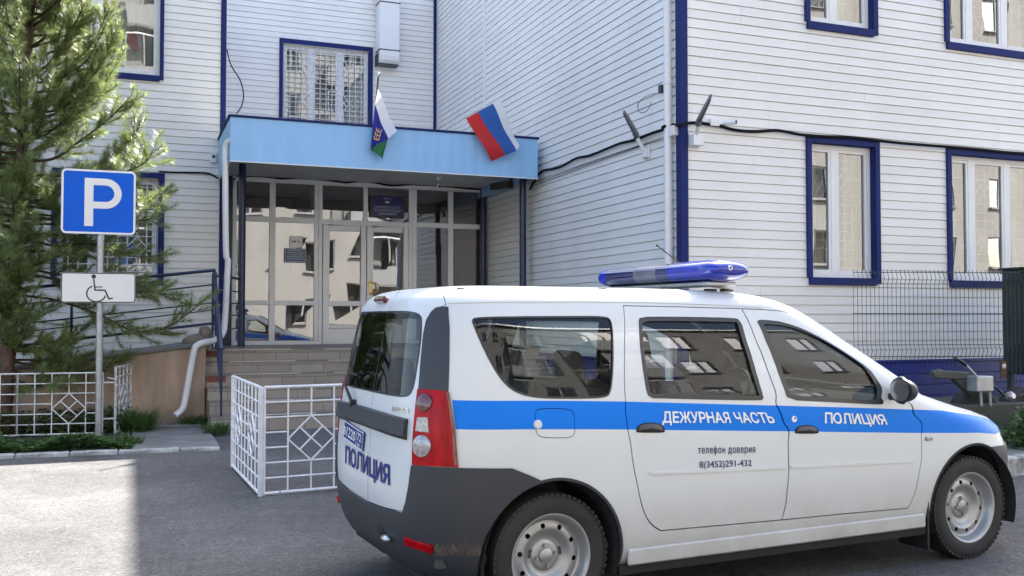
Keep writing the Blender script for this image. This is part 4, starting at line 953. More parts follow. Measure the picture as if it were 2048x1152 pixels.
# ---------------- car materials
def paintmat():
    m = mat("white_car_paint", (.615, .63, .625), .4, coat=.25, var=(1.5, .03, 4)); n = m.node_tree; b = n.nodes["Principled BSDF"]; L_ = n.links.new
    src = b.inputs["Base Color"].links[0].from_socket; tc = n.nodes.new("ShaderNodeTexCoord"); sx = n.nodes.new("ShaderNodeSeparateXYZ"); L_(tc.outputs["Object"], sx.inputs[0])
    t = n.nodes.new("ShaderNodeTexNoise"); t.inputs["Scale"].default_value = 5; t.inputs["Detail"].default_value = 9; t.inputs["Roughness"].default_value = .7; L_(tc.outputs["Object"], t.inputs["Vector"])
    hz_ = n.nodes.new("ShaderNodeMapRange"); hz_.inputs["From Min"].default_value = .62; hz_.inputs["From Max"].default_value = .24; hz_.inputs["To Min"].default_value = 0; hz_.inputs["To Max"].default_value = .9; L_(sx.outputs[2], hz_.inputs["Value"])
    ml = n.nodes.new("ShaderNodeMath"); ml.operation = 'MULTIPLY'; L_(hz_.outputs[0], ml.inputs[0]); L_(t.outputs["Fac"], ml.inputs[1])
    mx = n.nodes.new("ShaderNodeMix"); mx.data_type = 'RGBA'; mx.inputs[7].default_value = (.26, .22, .18, 1); L_(ml.outputs[0], mx.inputs[0]); L_(src, mx.inputs[6]); L_(mx.outputs[2], b.inputs["Base Color"])
    r2 = n.nodes.new("ShaderNodeMapRange"); r2.inputs["To Min"].default_value = .36; r2.inputs["To Max"].default_value = .75; L_(ml.outputs[0], r2.inputs["Value"]); L_(r2.outputs[0], b.inputs["Roughness"])
    cw = n.nodes.new("ShaderNodeMapRange"); cw.inputs["To Min"].default_value = .3; cw.inputs["To Max"].default_value = .0; L_(ml.outputs[0], cw.inputs["Value"]); L_(cw.outputs[0], b.inputs["Coat Weight"]); return m
M['car_white'] = paintmat()
M['car_blue'] = mat("blue_stripe_film", srgb(0, 116, 216), .4, spec=.2)
M['car_plastic'] = mat("dark_grey_bumper_plastic", (.027, .030, .037), .55, var=(3, .15, 5), bump=(350, .15, .002))
M['car_black'] = mat("black_trim", (.010, .010, .011), .3)
M['car_lining'] = mat("dark_grey_lining", (.055, .055, .058), .85)
M['car_seat'] = mat("grey_seat_fabric", (.06, .06, .065), .9, bump=(200, .2, .003))
M['car_pane'] = glass("car_glass", (.74, .79, .75), 1.45)
M['car_pane_rear'] = glass("dark_rear_glass", (.50, .56, .54), 1.45)
M['car_ws'] = glass("windscreen_glass", (.7, .76, .72), 1.5)
M['lamp_red'] = mat("red_lamp_lens", (.40, .001, .005), .2, spec=.2, var=(26, .35, 2, (1, 1, .3)))
M['lamp_dark'] = mat("dark_lamp_lens", (.10, .004, .012), .15, coat=1)
M['lamp_clear'] = mat("clear_lamp_lens", (.33, .30, .31), .15, .3, coat=1, var=(60, .4, 2))
M['tyre'] = mat("tyre_rubber", (.022, .021, .021), .75, var=(7, .3, 5), bump=(60, .25, .004))
M['steel_wheel'] = mat("silver_steel_wheel", (.36, .365, .37), .38, .55, var=(6, .15, 5))
M['chrome'] = mat("bright_metal", (.6, .6, .6), .2, .9)
M['text_navy'] = mat("navy_lettering", srgb(38, 46, 96), .4)
M['text_navy_tail'] = mat("blue_tailgate_lettering", srgb(44, 54, 124), .5, spec=.2)
M['text_white'] = mat("white_lettering", (.80, .80, .80), .4)
M['underbody'] = mat("dark_underbody", (.015, .015, .015), .9)
M['scuff'] = mat("scuffed_bumper_primer", (.085, .068, .058), .8, var=(18, .4, 5))
def skin(name, mask, mats, mi=None, off=0.0, thick=.010, parent=car, setn=True):
    idx = np.where(mask)[0]; ids = {}; V = []; Nn = []; F = []; MI = []
    def vid(a):
        if a not in ids: ids[a] = len(V); V.append(P3[a] + N3[a] * off); Nn.append(N3[a])
        return ids[a]
    ed = {}
    for q in idx:
        f = [vid(int(a)) for a in TR[q]]; F.append(f); MI.append(0 if mi is None else int(mi[q]))
        for a, b in ((0, 1), (1, 2), (2, 0)):
            e = (f[a], f[b]); r_ = (f[b], f[a])
            if r_ in ed: del ed[r_]
            else: ed[e] = MI[-1]
    if thick:
        for (a, b), m_ in ed.items():
            d = V[b] - V[a]; n = d.cross(Nn[a])
            n = n.normalized() if n.length > 1e-9 else Nn[a]
            k = len(V); V.extend([V[a].copy(), V[b].copy(), V[b] - Nn[b] * thick, V[a] - Nn[a] * thick]); Nn.extend([n] * 4); F.append([k + 1, k, k + 3, k + 2]); MI.append(m_)
    me = bpy.data.meshes.new(name); me.from_pydata(V, [], F)
    for m_ in (mats if isinstance(mats, (list, tuple)) else [mats]): me.materials.append(M[m_] if isinstance(m_, str) else m_)
    me.polygons.foreach_set("material_index", MI); me.polygons.foreach_set("use_smooth", [True] * len(F))
    if setn: me.normals_split_custom_set_from_vertices([n[:] for n in Nn])
    o = bpy.data.objects.new(name, me); COL.objects.link(o)
    if parent is not None: o.parent = parent
    ORG[o.name] = Vector((0, 0, 0)); return o
MB_build = MB.build
def cb(mb, name, mats, parent=None, **k): return mb.build(name, mats, parent or car, local=True, **k)
smi = both('stripe').astype(int)
body = skin("body", REG['body'], ['car_white', 'car_blue'], smi)
lin_mask = REG['body'] | REG['gap'] | REG['flapgap'] | REG['flap']
for s in '+-': lin_mask = lin_mask | REG['rdoor' + s] | REG['fdoor' + s] | REG['rear' + s] | REG['lamp' + s] | REG['pill' + s]
lin_mask = lin_mask | REG['bumper'] | REG['fbump'] | REG['grl']
skin("inner_lining", lin_mask, 'car_lining', off=-.028, thick=0)
skin("rear_bumper", REG['bumper'], 'car_plastic', off=.014, thick=.03); skin("front_bumper", REG['fbump'], 'car_plastic', off=.012, thick=.03)
skin("grille", REG['grl'], 'car_black', off=-.004); skin("windscreen", REG['ws'], 'car_ws', off=-.004, thick=0)
skin("fuel_flap", REG['flap'], ['car_white', 'car_blue'], smi)
DOOR = {}
for s in '+-':
    pn = 'car_pane'
    skin("quarter_window", REG['qwin' + s + 'pane'], pn, off=-.004, thick=0)
    skin("window_seal", REG['qwin' + s + 'seal'], 'car_black', off=.002)
    for k_, w_ in (('rdoor', 'rwin'), ('fdoor', 'fwin')):
        d = skin("door", REG[k_ + s], ['car_white', 'car_blue'], smi); DOOR[k_ + s] = d
        skin("door_window", REG[w_ + s + 'pane'], pn, off=-.010, thick=0, parent=d); skin("window_seal", REG[w_ + s + 'seal'], 'car_black', off=.003, thick=.014, parent=d)
    d = skin("rear_door", REG['rear' + s], 'car_white'); DOOR['rear' + s] = d
    skin("rear_window", REG['rpane' + s], 'car_pane_rear', off=.001, thick=.004, parent=d)
    skin("pillar_trim", REG['pill' + s], 'car_plastic', off=.004, thick=.012)
    skin("headlight", REG['hl' + s], 'lamp_clear', off=.003)
skin("rear_window_seal", REG['rseal'], 'car_black', off=.0015, thick=.004)
# ---------------- tail lamps
for s, sg in (('+', 1), ('-', -1)):
    lm = skin("tail_lamp", REG['lamp' + s], 'lamp_red', off=.010, thick=.02)
    def disc(name, px, py, r, mt, off, parent, ring=None):
        t0, v0 = tv(px, py); t0 *= sg; c = CP(t0, v0); n = CN(t0, v0); a = n.cross(UZ).normalized(); b = a.cross(n); mb = MB()
        mb.lathe([(r, 0), (r * .96, .006), (r * .7, .010), (0.001, .012)], c + n * off, n, 24); return cb(mb, name, mt, parent, smooth=True)
    disc("reversing_light", 846, 892, .052, 'lamp_clear', .010, lm); disc("brake_light", 851, 806, .044, 'lamp_dark', .009, lm)
    mb = MB(); q = [tv(838, 835), tv(858, 835), tv(860, 865), tv(834, 862)]; Q = [CP(t * sg, v) + CN(t * sg, v) * .0125 for t, v in q]; mb.quad(*Q); cb(mb, "indicator", 'lamp_clear', lm, fix=False)
    mb = MB(); seg = [(899, 785), (905, 815), (912, 865), (915.5, 930)]; seg2 = [(893, 785), (899, 815), (905, 865), (909, 930)]
    A_ = [tv(*p) for p in seg]; B_ = [tv(*p) for p in seg2]
    for i in range(3): mb.quad(*[CP(t * sg, v) + CN(t * sg, v) * .0125 for t, v in (A_[i], A_[i + 1], B_[i + 1], B_[i])])
    cb(mb, "lamp_edge", 'lamp_dark', lm, fix=False)
# ---------------- lettering on the skin
def skin_text(name, body_, bl, br, tl, mt, parent, bold=.03, off=.0025, spacing=1.0, capb=None):
    vs, fs = text_geo(body_, bold, spacing); x0 = min(p[0] for p in vs); x1 = max(p[0] for p in vs); ct = .73
    o = tv(*bl); a = tv(*br); b = tv(*tl); mb = MB(); ux2 = ((a[0] - o[0]) / (x1 - x0), (a[1] - o[1]) / (x1 - x0)); uy2 = ((b[0] - o[0]) / ct, (b[1] - o[1]) / ct)
    pts = []
    for i, (x, y) in enumerate(vs):
        t = o[0] + ux2[0] * (x - x0) + uy2[0] * y; v = o[1] + ux2[1] * (x - x0) + uy2[1] * y; pts.append(CP(t, v) + CN(t, v) * (off + .0003 * (i // TXN)))
    mb.add(pts, fs); return cb(mb, name, mt, parent, fix=False)
skin_text("lettering", "ДЕЖУРНАЯ ЧАСТЬ", (1324, 845), (1551, 845.5), (1324, 823), 'text_white', DOOR['rdoor+'], bold=.027)
skin_text("lettering", "ПОЛИЦИЯ", (1649, 846), (1774, 849), (1649, 825), 'text_white', DOOR['fdoor+'], bold=.027)
skin_text("lettering", "телефон доверия", (1395.5, 907), (1510, 905), (1395.5, 892), 'text_navy', DOOR['rdoor+'], bold=.008, spacing=1.15)
skin_text("lettering", "8(3452)291-432", (1398.6, 935.5), (1503, 931.5), (1398.6, 922), 'text_navy', DOOR['rdoor+'], bold=.008)
skin_text("lettering", "ПОЛИЦИЯ", (691.5, 925), (781, 970), (692, 891), 'text_navy_tail', DOOR['rear-'], bold=.034, off=.004)
skin_text("badge", "LARGUS", (786, 821.5), (819, 825), (786.5, 813), 'chrome', DOOR['rear+'], bold=.05, off=.005)
def skin_path(name, pts, wd, mt, parent, off=.003, closed=False, tvd=False):
    mb = MB(); P_ = [p if tvd else tv(*p) for p in pts]; P_ = dens(P_, .03, closed); n = len(P_); Lf = []; Rt = []
    for i in range(n):
        a = P_[(i - 1) % n] if (i or closed) else P_[i]; b = P_[(i + 1) % n] if (i < n - 1 or closed) else P_[i]
        d = math.hypot(b[0] - a[0], b[1] - a[1]) or 1e-9; nx, ny = -(b[1] - a[1]) / d * wd / 2, (b[0] - a[0]) / d * wd / 2
        for lst, sgn in ((Lf, 1), (Rt, -1)):
            t, v = P_[i][0] + sgn * nx, P_[i][1] + sgn * ny; lst.append((CP(t, v) + CN(t, v) * off, CP(t, v) - CN(t, v) * .002))
    for i in range(n if closed else n - 1):
        j = (i + 1) % n
        mb.quad(Rt[i][0], Rt[j][0], Lf[j][0], Lf[i][0]); mb.quad(Lf[i][0], Lf[j][0], Lf[j][1], Lf[i][1]); mb.quad(Rt[j][0], Rt[i][0], Rt[i][1], Rt[j][1])
    return cb(mb, name, mt, parent, fix=False)
# pressed door lines, roof ditch, rear garnish bar, plate
for k_, (a, b) in (('rdoor+', ((1300, 947), (1571, 935))), ('fdoor+', ((1581, 934.5), (1824, 922.5)))):
    skin_path("crease", [a, b], .012, 'car_white', DOOR[k_], off=.006)
ditch = [tv(*p) for p in [(896, 604.5), (1000, 602), (1150, 601), (1300, 603), (1430, 608), (1520, 613)]]
skin_path("roof_strip", ditch, .016, 'car_white', car, off=.004, tvd=True); skin_path("roof_strip", [(-t, v) for t, v in ditch], .016, 'car_white', car, off=.004, tvd=True)
gb = [tv(*p) for p in [(701, 824), (730, 833), (770, 846.5), (800, 856), (815, 860)]]
gb = [(-gb[-1][0], gb[-1][1])] + gb; 
mb = MB(); pts = dens(gb, .04, False); pr = []
for t, v in pts:
    c = CP(t, v); n = CN(t, v); u_ = (CP(t, v + .01) - c).normalized(); pr.append([c + u_ * .052 - n * .004, c + u_ * .046 + n * .022, c - u_ * .03 + n * .026, c - u_ * .046 + n * .012, c - u_ * .048 - n * .004])
for i in range(len(pr) - 1):
    for j in range(4): mb.quad(pr[i][j], pr[i + 1][j], pr[i + 1][j + 1], pr[i][j + 1])
mb.add(pr[0], [tuple(range(5))]); mb.add(pr[-1], [tuple(range(5))])
cb(mb, "garnish_bar", 'car_plastic', smooth=True)
# number plate hangs flat on the left rear door
q = {k_: tv(*p) for k_, p in dict(tl=(696.7, 842), tr=(737.7, 859), br=(728.8, 903), bl=(690.5, 875)).items()}
pa, pb, pc, pd = (CP(*q[k_]) + CN(*q[k_]) * .012 for k_ in ('bl', 'br', 'tr', 'tl'))
pux = (pb - pa); pw = pux.length; pux.normalize(); puy = ((pd - pa) - pux * (pd - pa).dot(pux)); ph = puy.length; puy.normalize(); pn_ = pux.cross(puy)
M['plate_navy'] = mat("navy_number_plate", srgb(34, 48, 128), .3)
mb = MB(); mb.box(0, pw, 0, ph, -.006, 0, lambda p: pa + pux * p.x + puy * p.y + pn_ * p.z); npl = cb(mb, "number_plate", 'plate_navy', DOOR['rear-'], bevel=.002)
mb = MB(); o_ = pa + pn_ * .0015; yb = ph * .24
put_text(mb, "В", o_ + pux * pw * .03 + puy * yb, pux, puy, width=pw * .10, cap=ph * .42, bold=.02); put_text(mb, "1220", o_ + pux * pw * .17 + puy * yb, pux, puy, width=pw * .45, cap=ph * .55, bold=.02)
put_text(mb, "72", o_ + pux * pw * .72 + puy * ph * .42, pux, puy, width=pw * .2, cap=ph * .42, bold=.02); put_text(mb, "RUS", o_ + pux * pw * .73 + puy * ph * .14, pux, puy, width=pw * .15, cap=ph * .15, bold=.03)
stroke(mb, [(pw * .015, ph * .05), (pw * .985, ph * .05), (pw * .985, ph * .95), (pw * .015, ph * .95)], .005, o_, pux, puy, closed=True); stroke(mb, [(pw * .67, ph * .05), (pw * .67, ph * .95)], .005, o_, pux, puy)
cb(mb, "lettering", 'text_white', npl, fix=False)
# high brake light, wiper, hinges, reflector, tow eye, scuff
def block(name, px, py, w_, h_, d_, mt, parent=car, rot=0, bev=.004, sgn=1):
    t, v = tv(px, py); t *= sgn; c = CP(t, v); n = CN(t, v); a = UZ.cross(n).normalized(); b = n.cross(a)
    a2 = a * math.cos(rot) + b * math.sin(rot); b2 = b * math.cos(rot) - a * math.sin(rot)
    mb = MB(); mb.box(-w_ / 2, w_ / 2, -h_ / 2, h_ / 2, -.006, d_, lambda p: c + a2 * p.x + b2 * p.y + n * p.z); return cb(mb, name, mt, parent, bevel=bev)
block("high_brake_light", 766, 602, .16, .035, .03, 'lamp_dark', DOOR['rear-'], bev=.008)
block("reflector", 840, 1088, .17, .042, .022, 'lamp_red', rot=-.10); block("reflector", 840, 1088, .17, .042, .022, 'lamp_red', rot=.10, sgn=-1)
wp0 = tv(711, 806); wp1 = tv(704, 752); wpm = tv(707, 775)
mb = MB(); f_ = lambda q, o: CP(*q) + CN(*q) * o
mb.tube([f_(wp0, .02), f_(wpm, .045), f_(wp1, .03)], [.011, .008, .005], 8); mb.tube([f_(tv(703, 745), .018), f_(tv(722, 752), .016)], .006, 6); mb.tube([f_(wp0, .0), f_(wp0, .03)], .02, 10); cb(mb, "wiper", 'car_black', DOOR['rear-'], smooth=True)
mb = MB(); c = tv(783, 1072); mb.ball(f_(c, .028), .03, 8, (.8, 1.6, .6)); cb(mb, "tow_eye_cover", 'chrome', smooth=True)
ch = tv(767, 1058); mb = MB(); mb.ball(f_(ch, .004), .05, 8, (.5, 1.4, .6)); cb(mb, "tow_recess", 'underbody', smooth=True)
# door handles: dark recess with a grip, knob on flap, side marker, round emblem
def handle(x0, x1, y0, y1, parent):
    cx = (x0 + x1) / 2; hw_ = (x1 - x0) / 2; hh_ = y1 - y0
    arc_ = [(cx - hw_ * math.cos(R_(a)), y1 - hh_ * math.sin(R_(a)) ** .62) for a in range(0, 181, 12)]
    lo_ = [(cx + hw_ * .98, y1 + 1.5), (cx + hw_ * .6, y1 + 2.5), (cx - hw_ * .6, y1 + 2.5), (cx - hw_ * .98, y1 + 1.5)]
    def fan(pts, off, cent, bulge):
        g = MB(); q = [tv(*p) for p in pts]; c = tv(*cent); g.add([f_(c, off + bulge)] + [f_(t, off) for t in q], [(0, i + 1, (i + 1) % len(q) + 1) for i in range(len(q))]); return g
    cb(fan(arc_ + lo_, .003, (cx, y1 - hh_ * .3), -.001), "handle_cup", 'underbody', parent, fix=False)
    gr_ = [(cx - hw_ * .86 * math.cos(R_(a)), y1 - 2 - (hh_ - 4) * math.sin(R_(a)) ** .62) for a in range(0, 181, 12)]
    cb(fan(gr_, .006, (cx, y1 - hh_ * .42), .014), "handle", 'handle_plastic', parent, fix=False, smooth=True)
M['handle_plastic'] = mat("dark_handle_plastic", (.05, .04, .042), .4)
handle(1272, 1329, 845, 863, DOOR['rdoor+']); handle(1589, 1636, 850, 865, DOOR['fdoor+'])
mb = MB(); c = tv(1075, 849); mb.lathe([(.022, .0), (.022, .006), (.018, .012), (.001, .014)], f_(c, 0), CN(*c), 20); cb(mb, "flap_lock", 'car_white', smooth=True)
mb = MB(); c = tv(1588, 838); mb.lathe([(.017, .001), (.017, .004), (.001, .005)], f_(c, 0), CN(*c), 20); em = cb(mb, "door_lock", 'text_white', DOOR['fdoor+'], smooth=True)
mb = MB(); c = tv(1589, 836); mb.lathe([(.006, .005), (.006, .006), (.001, .0065)], f_(c, 0), CN(*c), 12); cb(mb, "keyhole", 'text_navy', em, smooth=True)
block("side_indicator", 1857, 877, .055, .022, .012, 'lamp_clear')
sc = MB(); random.seed(3)
for i in range(110):
    px = 874 + 90 * random.random() ** 1.3; f_top = math.sin((px - 868) / 100 * math.pi) ** .5; y0_ = 1109 - 16 * random.random() ** 2; y1_ = y0_ - (5 + 22 * f_top * random.random() ** 1.2)
    a_ = tv(px, y0_); b_ = tv(px + random.uniform(-4, 5), y1_); wd_ = random.uniform(.002, .006); p0 = f_(a_, .0152 + i * 1.5e-5); p1 = f_(b_, .0152 + i * 1.5e-5); d_ = (p1 - p0).cross(CN(*a_)).normalized() * wd_
    sc.add([p0 - d_, p0 + d_, p0.lerp(p1, .6) + d_ * random.uniform(.5, 1.6), p1, p0.lerp(p1, .6) - d_ * random.uniform(.5, 1.6)], [(0, 1, 2, 3, 4)])
cb(sc, "scuffed_paint", 'scuff', fix=False)
# ---------------- sill, wheel housings, underbody
mb = MB()
for sgn in (1, -1):
    y = sgn * .80
    mb.box(.36, XF - .40, y - .035, y + .035, .19, .235)
    mb.box(-.55, XF + .5, sgn * .3 - .25, sgn * .3 + .25, .20, .26)
cb(mb, "underbody", 'underbody')
for sgn in (1, -1): mb = MB(); mb.box(.40, XF - .42, sgn * .845 - .012, sgn * .845 + .006, .235, .315); cb(mb, "sill", 'car_white', bevel=.008)
for xc, r_ in ((-.005, AR), (XF, .375)):
    for sgn in (-1, 1):
        mb = MB(); yo, yi = sgn * .845, sgn * .50; N = 26
        pt = [(xc + (r_ - .012) * math.cos(R_(-20 + 220 * i / N)), .315 + (r_ - .012) * math.sin(R_(-20 + 220 * i / N))) for i in range(N + 1)]
        for i in range(N): mb.quad((pt[i][0], yo, pt[i][1]), (pt[i + 1][0], yo, pt[i + 1][1]), (pt[i + 1][0], yi, pt[i + 1][1]), (pt[i][0], yi, pt[i][1]))
        mb.add([(x, yi, z) for x, z in pt], [tuple(range(N + 1))]); cb(mb, "wheel_housing", 'underbody', fix=False)
        pa_ = [tvs(xc + (r_ + .002) * math.cos(R_(a)), max(.225, .315 + (r_ + .002) * math.sin(R_(a)))) for a in range(-12, 193, 5)]
        lp_ = [(t * (1 if sgn < 0 else -1), v) for t, v in pa_]
        ed = MB(); pr = []
        for t, v in lp_:
            c = CP(t, v); n = CN(t, v); d_ = Vector((c.x - xc, 0, c.z - .315)).normalized(); pr.append([c + d_ * .004 + n * .001, c + d_ * .003 + n * .006, c - d_ * .010 + n * .004, c - d_ * .014 - n * .03])
        for i in range(len(pr) - 1):
            for j in range(3): ed.quad(pr[i][j], pr[i + 1][j], pr[i + 1][j + 1], pr[i][j + 1])
        cb(ed, "arch_edge", 'car_plastic' if xc < 1 else 'car_black', smooth=True)
    if xc > 1:
        for sgn in (-1, 1):
            mb = MB(); mb.box(xc - .40, xc - .385, sgn * .73 - .12, sgn * .73 + .1, .10, .42); cb(mb, "mud_flap", 'black_rubber', bevel=.004)
# ---------------- wheels
def wheel_part(xc, yc, sgn, steer=0):
    ax = Vector((0, sgn, 0)).normalized(); o = Vector((xc, yc, .306)); RT = .306
    mb = MB(); hw = .088
    prof = [(.200, -hw * .9), (.235, -hw * 1.02), (.275, -hw), (.296, -hw * .86)]
    g_ = [-.058, -.030, 0, .030, .058]; prof.append((RT - .004, -.074))
    for c in g_: prof += [(RT, c - .010), (RT, c - .004), (RT - .008, c - .0035), (RT - .008, c + .0035), (RT, c + .004)]
    prof += [(RT - .004, .074), (.296, hw * .86), (.290, hw * .93), (.275, hw), (.250, hw * 1.03), (.225, hw * 1.0), (.206, hw * .92), (.200, hw * .86)]
    mb.lathe(prof, o, ax, 72)
    for i in range(60):                                        # shoulder blocks
        a = 2 * math.pi * i / 60
        for s2 in (-1, 1):
            d = Vector((math.cos(a), 0, math.sin(a))); tn = Vector((-math.sin(a), 0, math.cos(a))); c = o + d * (RT - .0065) + ax * (s2 * .074)
            mb.box(-.012, .008, -.011, .011, -.008, .005, lambda p: c + tn * p.x + ax * p.y + d * p.z)
    w_ = cb(mb, "wheel", 'tyre', smooth=True)
    r = MB(); r.lathe([(.199, -.07), (.199, .060), (.207, .078), (.212, .081), (.210, .086), (.204, .086), (.196, .080), (.188, .060), (.184, .048), (.178, .036)], o, ax, 72); cb(r, "rim", 'steel_wheel', w_, smooth=True)
    # pressed disc with round vent holes
    rad = [(.178, .036), (.170, .030), (.155, .036), (.138, .040), (.125, .038), (.108, .024), (.092, .012), (.076, .010), (.066, .018), (.058, .020), (.036, .020)]
    rx = [q[0] for q in rad][::-1]; hx = [q[1] for q in rad][::-1]
    V2 = []; E2 = []
    def ring(r_, n, cx=0, cy=0):
        k = len(V2); V2.extend([Vector((cx + r_ * math.cos(2 * math.pi * j / n), cy + r_ * math.sin(2 * math.pi * j / n))) for j in range(n)]); E2.extend([(k + j, k + (j + 1) % n) for j in range(n)])
    for q in rad: ring(q[0], 72)
    for j in (.148, .131, .117, .100, .084): ring(j, 72)
    hs = []
    for j in range(10):
        a = 2 * math.pi * (j + .5) / 10; hs.append((.147 * math.cos(a), .147 * math.sin(a))); ring(.0125, 14, *hs[-1])
    v2, e2, f2, *_ = delaunay_2d_cdt(V2, E2, [], 0, 1e-6)
    d_ = MB(); pa2 = ax.orthogonal().normalized(); pb2 = ax.cross(pa2); fs = []
    for f in f2:
        c = sum((v2[i] for i in f), Vector((0, 0))) / len(f); rr = c.length
        if rr > .1785 or rr < .0355: continue
        if any(math.hypot(c.x - h[0], c.y - h[1]) < .0122 for h in hs): continue
        fs.append(tuple(f))
    d_.add([o + pa2 * p.x + pb2 * p.y + ax * float(np.interp(p.length, rx, hx)) for p in v2], fs); cb(d_, "wheel_disc", 'steel_wheel', w_, smooth=True)
    h = MB(); h.lathe([(.036, .018), (.036, .030), (.030, .034), (.001, .036)], o, ax, 28); cb(h, "hub_cap", 'steel_wheel', w_, smooth=True)
    for j in range(4):
        a = 2 * math.pi * (j + .6) / 4; b_ = MB(); b_.lathe([(.010, .0), (.010, .020), (.0085, .024), (.001, .024)], o + pa2 * (.05 * math.cos(a)) + pb2 * (.05 * math.sin(a)) + ax * .012, ax, 6); cb(b_, "wheel_bolt", 'steel_wheel', w_)
    k_ = MB(); k_.lathe([(.0, -.02), (.17, -.02), (.199, -.06)], o, ax, 32); cb(k_, "brake_drum", 'underbody', w_)
    return w_
for xc in (0, XF):
    for sgn in (-1, 1): wheel_part(xc, sgn * .728, sgn)
# ---------------- mirrors
mc = carY(1806, 781, -.955)
for sgn in (-1, 1):
    mb = MB(); T = Matrix.Rotation(R_(-12) * -sgn, 3, 'Z')
    c = Vector((mc.x, sgn * .955, mc.z)); mb.ball(c, 1, 12, (.062, .105, .078), T=T)
    for i, p in enumerate(mb.v):
        q = T.inverted() @ (p - c)
        if q.x < -.012: q.x = -.012 - (-.012 - q.x) * .12
        q.z = q.z * (1 - .18 * (1 if (sgn * q.y) > 0 else -.0)); mb.v[i] = c + T @ q
    mr = cb(mb, "door_mirror", 'car_plastic', smooth=True)
    gl_ = MB(); gl_.add([c + T @ Vector((-.0235, .085 * math.cos(6.2832 * k / 20), .060 * math.sin(6.2832 * k / 20))) for k in range(20)], [tuple(range(20))]); cb(gl_, "mirror_glass", 'chrome', mr, fix=False)
    st_ = MB(); st_.bar(c + Vector((.02, -sgn * .06, -.03)), Vector((mc.x + .03, sgn * .82, mc.z - .05)), .05, .04); cb(st_, "mirror_arm", 'car_plastic', mr, bevel=.01)
# ---------------- interior
def cushion(name, x0, x1, y0, y1, z0, z1, rake=0, parent=None, bev=.04, mt='car_seat'):
    mb = MB(); mb.box(x0, x1, y0, y1, z0, z1, lambda p: Vector((p.x - rake * (p.z - z0), p.y, p.z))); return cb(mb, name, mt, parent, bevel=bev, seg=3, smooth=True)
for sgn in (-1, 1):
    y = sgn * .37
    s_ = cushion("front_seat", 1.42, 1.92, y - .24, y + .24, .42, .58); cushion("seat_back", 1.34, 1.47, y - .23, y + .23, .55, 1.14, .28, s_); cushion("headrest", 1.21, 1.30, y - .13, y + .13, 1.16, 1.36, .2, s_)
s_ = cushion("rear_bench", .52, 1.02, -.62, .62, .42, .58); cushion("seat_back", .44, .57, -.62, .62, .55, 1.08, .26, s_)
for y in (-.36, .36): cushion("headrest", .33, .41, y - .12, y + .12, 1.07, 1.27, .2, s_)
s_ = cushion("third_bench", -.22, .2, -.52, .52, .46, .62); cushion("seat_back", -.30, -.19, -.52, .52, .6, 1.06, .2, s_)
for y in (-.3, .3): cushion("headrest", -.38, -.31, y - .11, y + .11, 1.05, 1.22, .1, s_)
mb = MB(); mb.box(-.55, XF - .45, -.74, .74, .30, .34); cb(mb, "cabin_floor", 'car_lining')
mb = MB(); mb.prism([(2.12, -.74, .62), (2.66, -.74, .62), (2.66, -.74, .94), (2.3, -.74, .99), (2.14, -.74, .93)], (0, 1.48, 0)); cb(mb, "dashboard", 'car_lining', bevel=.03, seg=3, smooth=True)
mb = MB(); N = 28; cc = Vector((1.98, .37, .93)); T = Matrix.Rotation(R_(-62), 3, 'Y')
mb.tube([cc + T @ Vector((.185 * math.cos(6.2832 * i / N), .185 * math.sin(6.2832 * i / N), 0)) for i in range(N + 1)], .014, 8); mb.tube([cc, Vector((2.2, .37, .84))], .03, 8); mb.bar(cc + Vector((0, -.17, 0)), cc + Vector((0, .17, 0)), .04, .02); cb(mb, "steering_wheel", 'car_black', smooth=True)
mb = MB(); mb.box(1.83, 1.87, -.12, .12, 1.36, 1.43); cb(mb, "rear_view_mirror", 'car_black', bevel=.01)
for sgn in (-1, 1):
    a_ = carY(1640, 700, -.55); mb = MB(); mb.box(1.55, 1.75, sgn * .35 - .2, sgn * .35 + .2, 1.475, 1.49); cb(mb, "sun_visor", 'car_lining', bevel=.004)
# ---------------- roof light bar
lbx = (carY(1425, 586, -.50).x) + .02; zL = 1.706
M['beacon'] = mat("blue_beacon_lens", srgb(5, 30, 158), .12, coat=.7, var=(9, .35, 2))
M['beacon_dark'] = mat("dark_blue_beacon_lens", srgb(14, 20, 84), .12, coat=1)
M['beacon_clear'] = mat("silver_beacon_middle", (.17, .18, .22), .35, .4, coat=.4, var=(30, .35, 2, (1, .2, 1)))
bar = MB(); bar.box(lbx - .10, lbx + .10, -.56, .50, zL - .085, zL - .062); barO = cb(bar, "light_bar", 'galv', bevel=.005)
def lens(y0, y1, mt, endcap=0, name="beacon_lens"):
    mb = MB(); n = 28; ny = 14; k = 0; rings = []
    for i in range(ny + 1):
        y = y0 + (y1 - y0) * i / ny; s_ = 1
        if endcap:
            q = (y - y0) / (y1 - y0) if endcap > 0 else (y1 - y) / (y1 - y0)
            s_ = max(.02, (1 - max(0, (q - .35) / .65) ** 2.6)) ** .5
        ring_ = []
        for j in range(n):
            a = 2 * math.pi * j / n; x = .148 * math.copysign(abs(math.cos(a)) ** .8, math.cos(a)); z = .062 * math.copysign(abs(math.sin(a)) ** .75, math.sin(a)); ring_.append(Vector((lbx + x * (.55 + .45 * s_), y, zL + z * s_)))
        rings.append(ring_)
    for r_ in rings: mb.v += r_
    for i in range(ny):
        for j in range(n): mb.f.append([i * n + j, i * n + (j + 1) % n, (i + 1) * n + (j + 1) % n, (i + 1) * n + j]); mb.m.append(0)
    mb.f.append(list(range(n))[::-1]); mb.m.append(0); e = ny * n; mb.f.append([e + j for j in range(n)]); mb.m.append(0)
    return cb(mb, name, mt, barO, smooth=True)
lens(-.12, .12, 'beacon_clear', name="middle_lens"); lens(-.24, -.12, 'beacon_dark'); lens(.12, .24, 'beacon_dark')
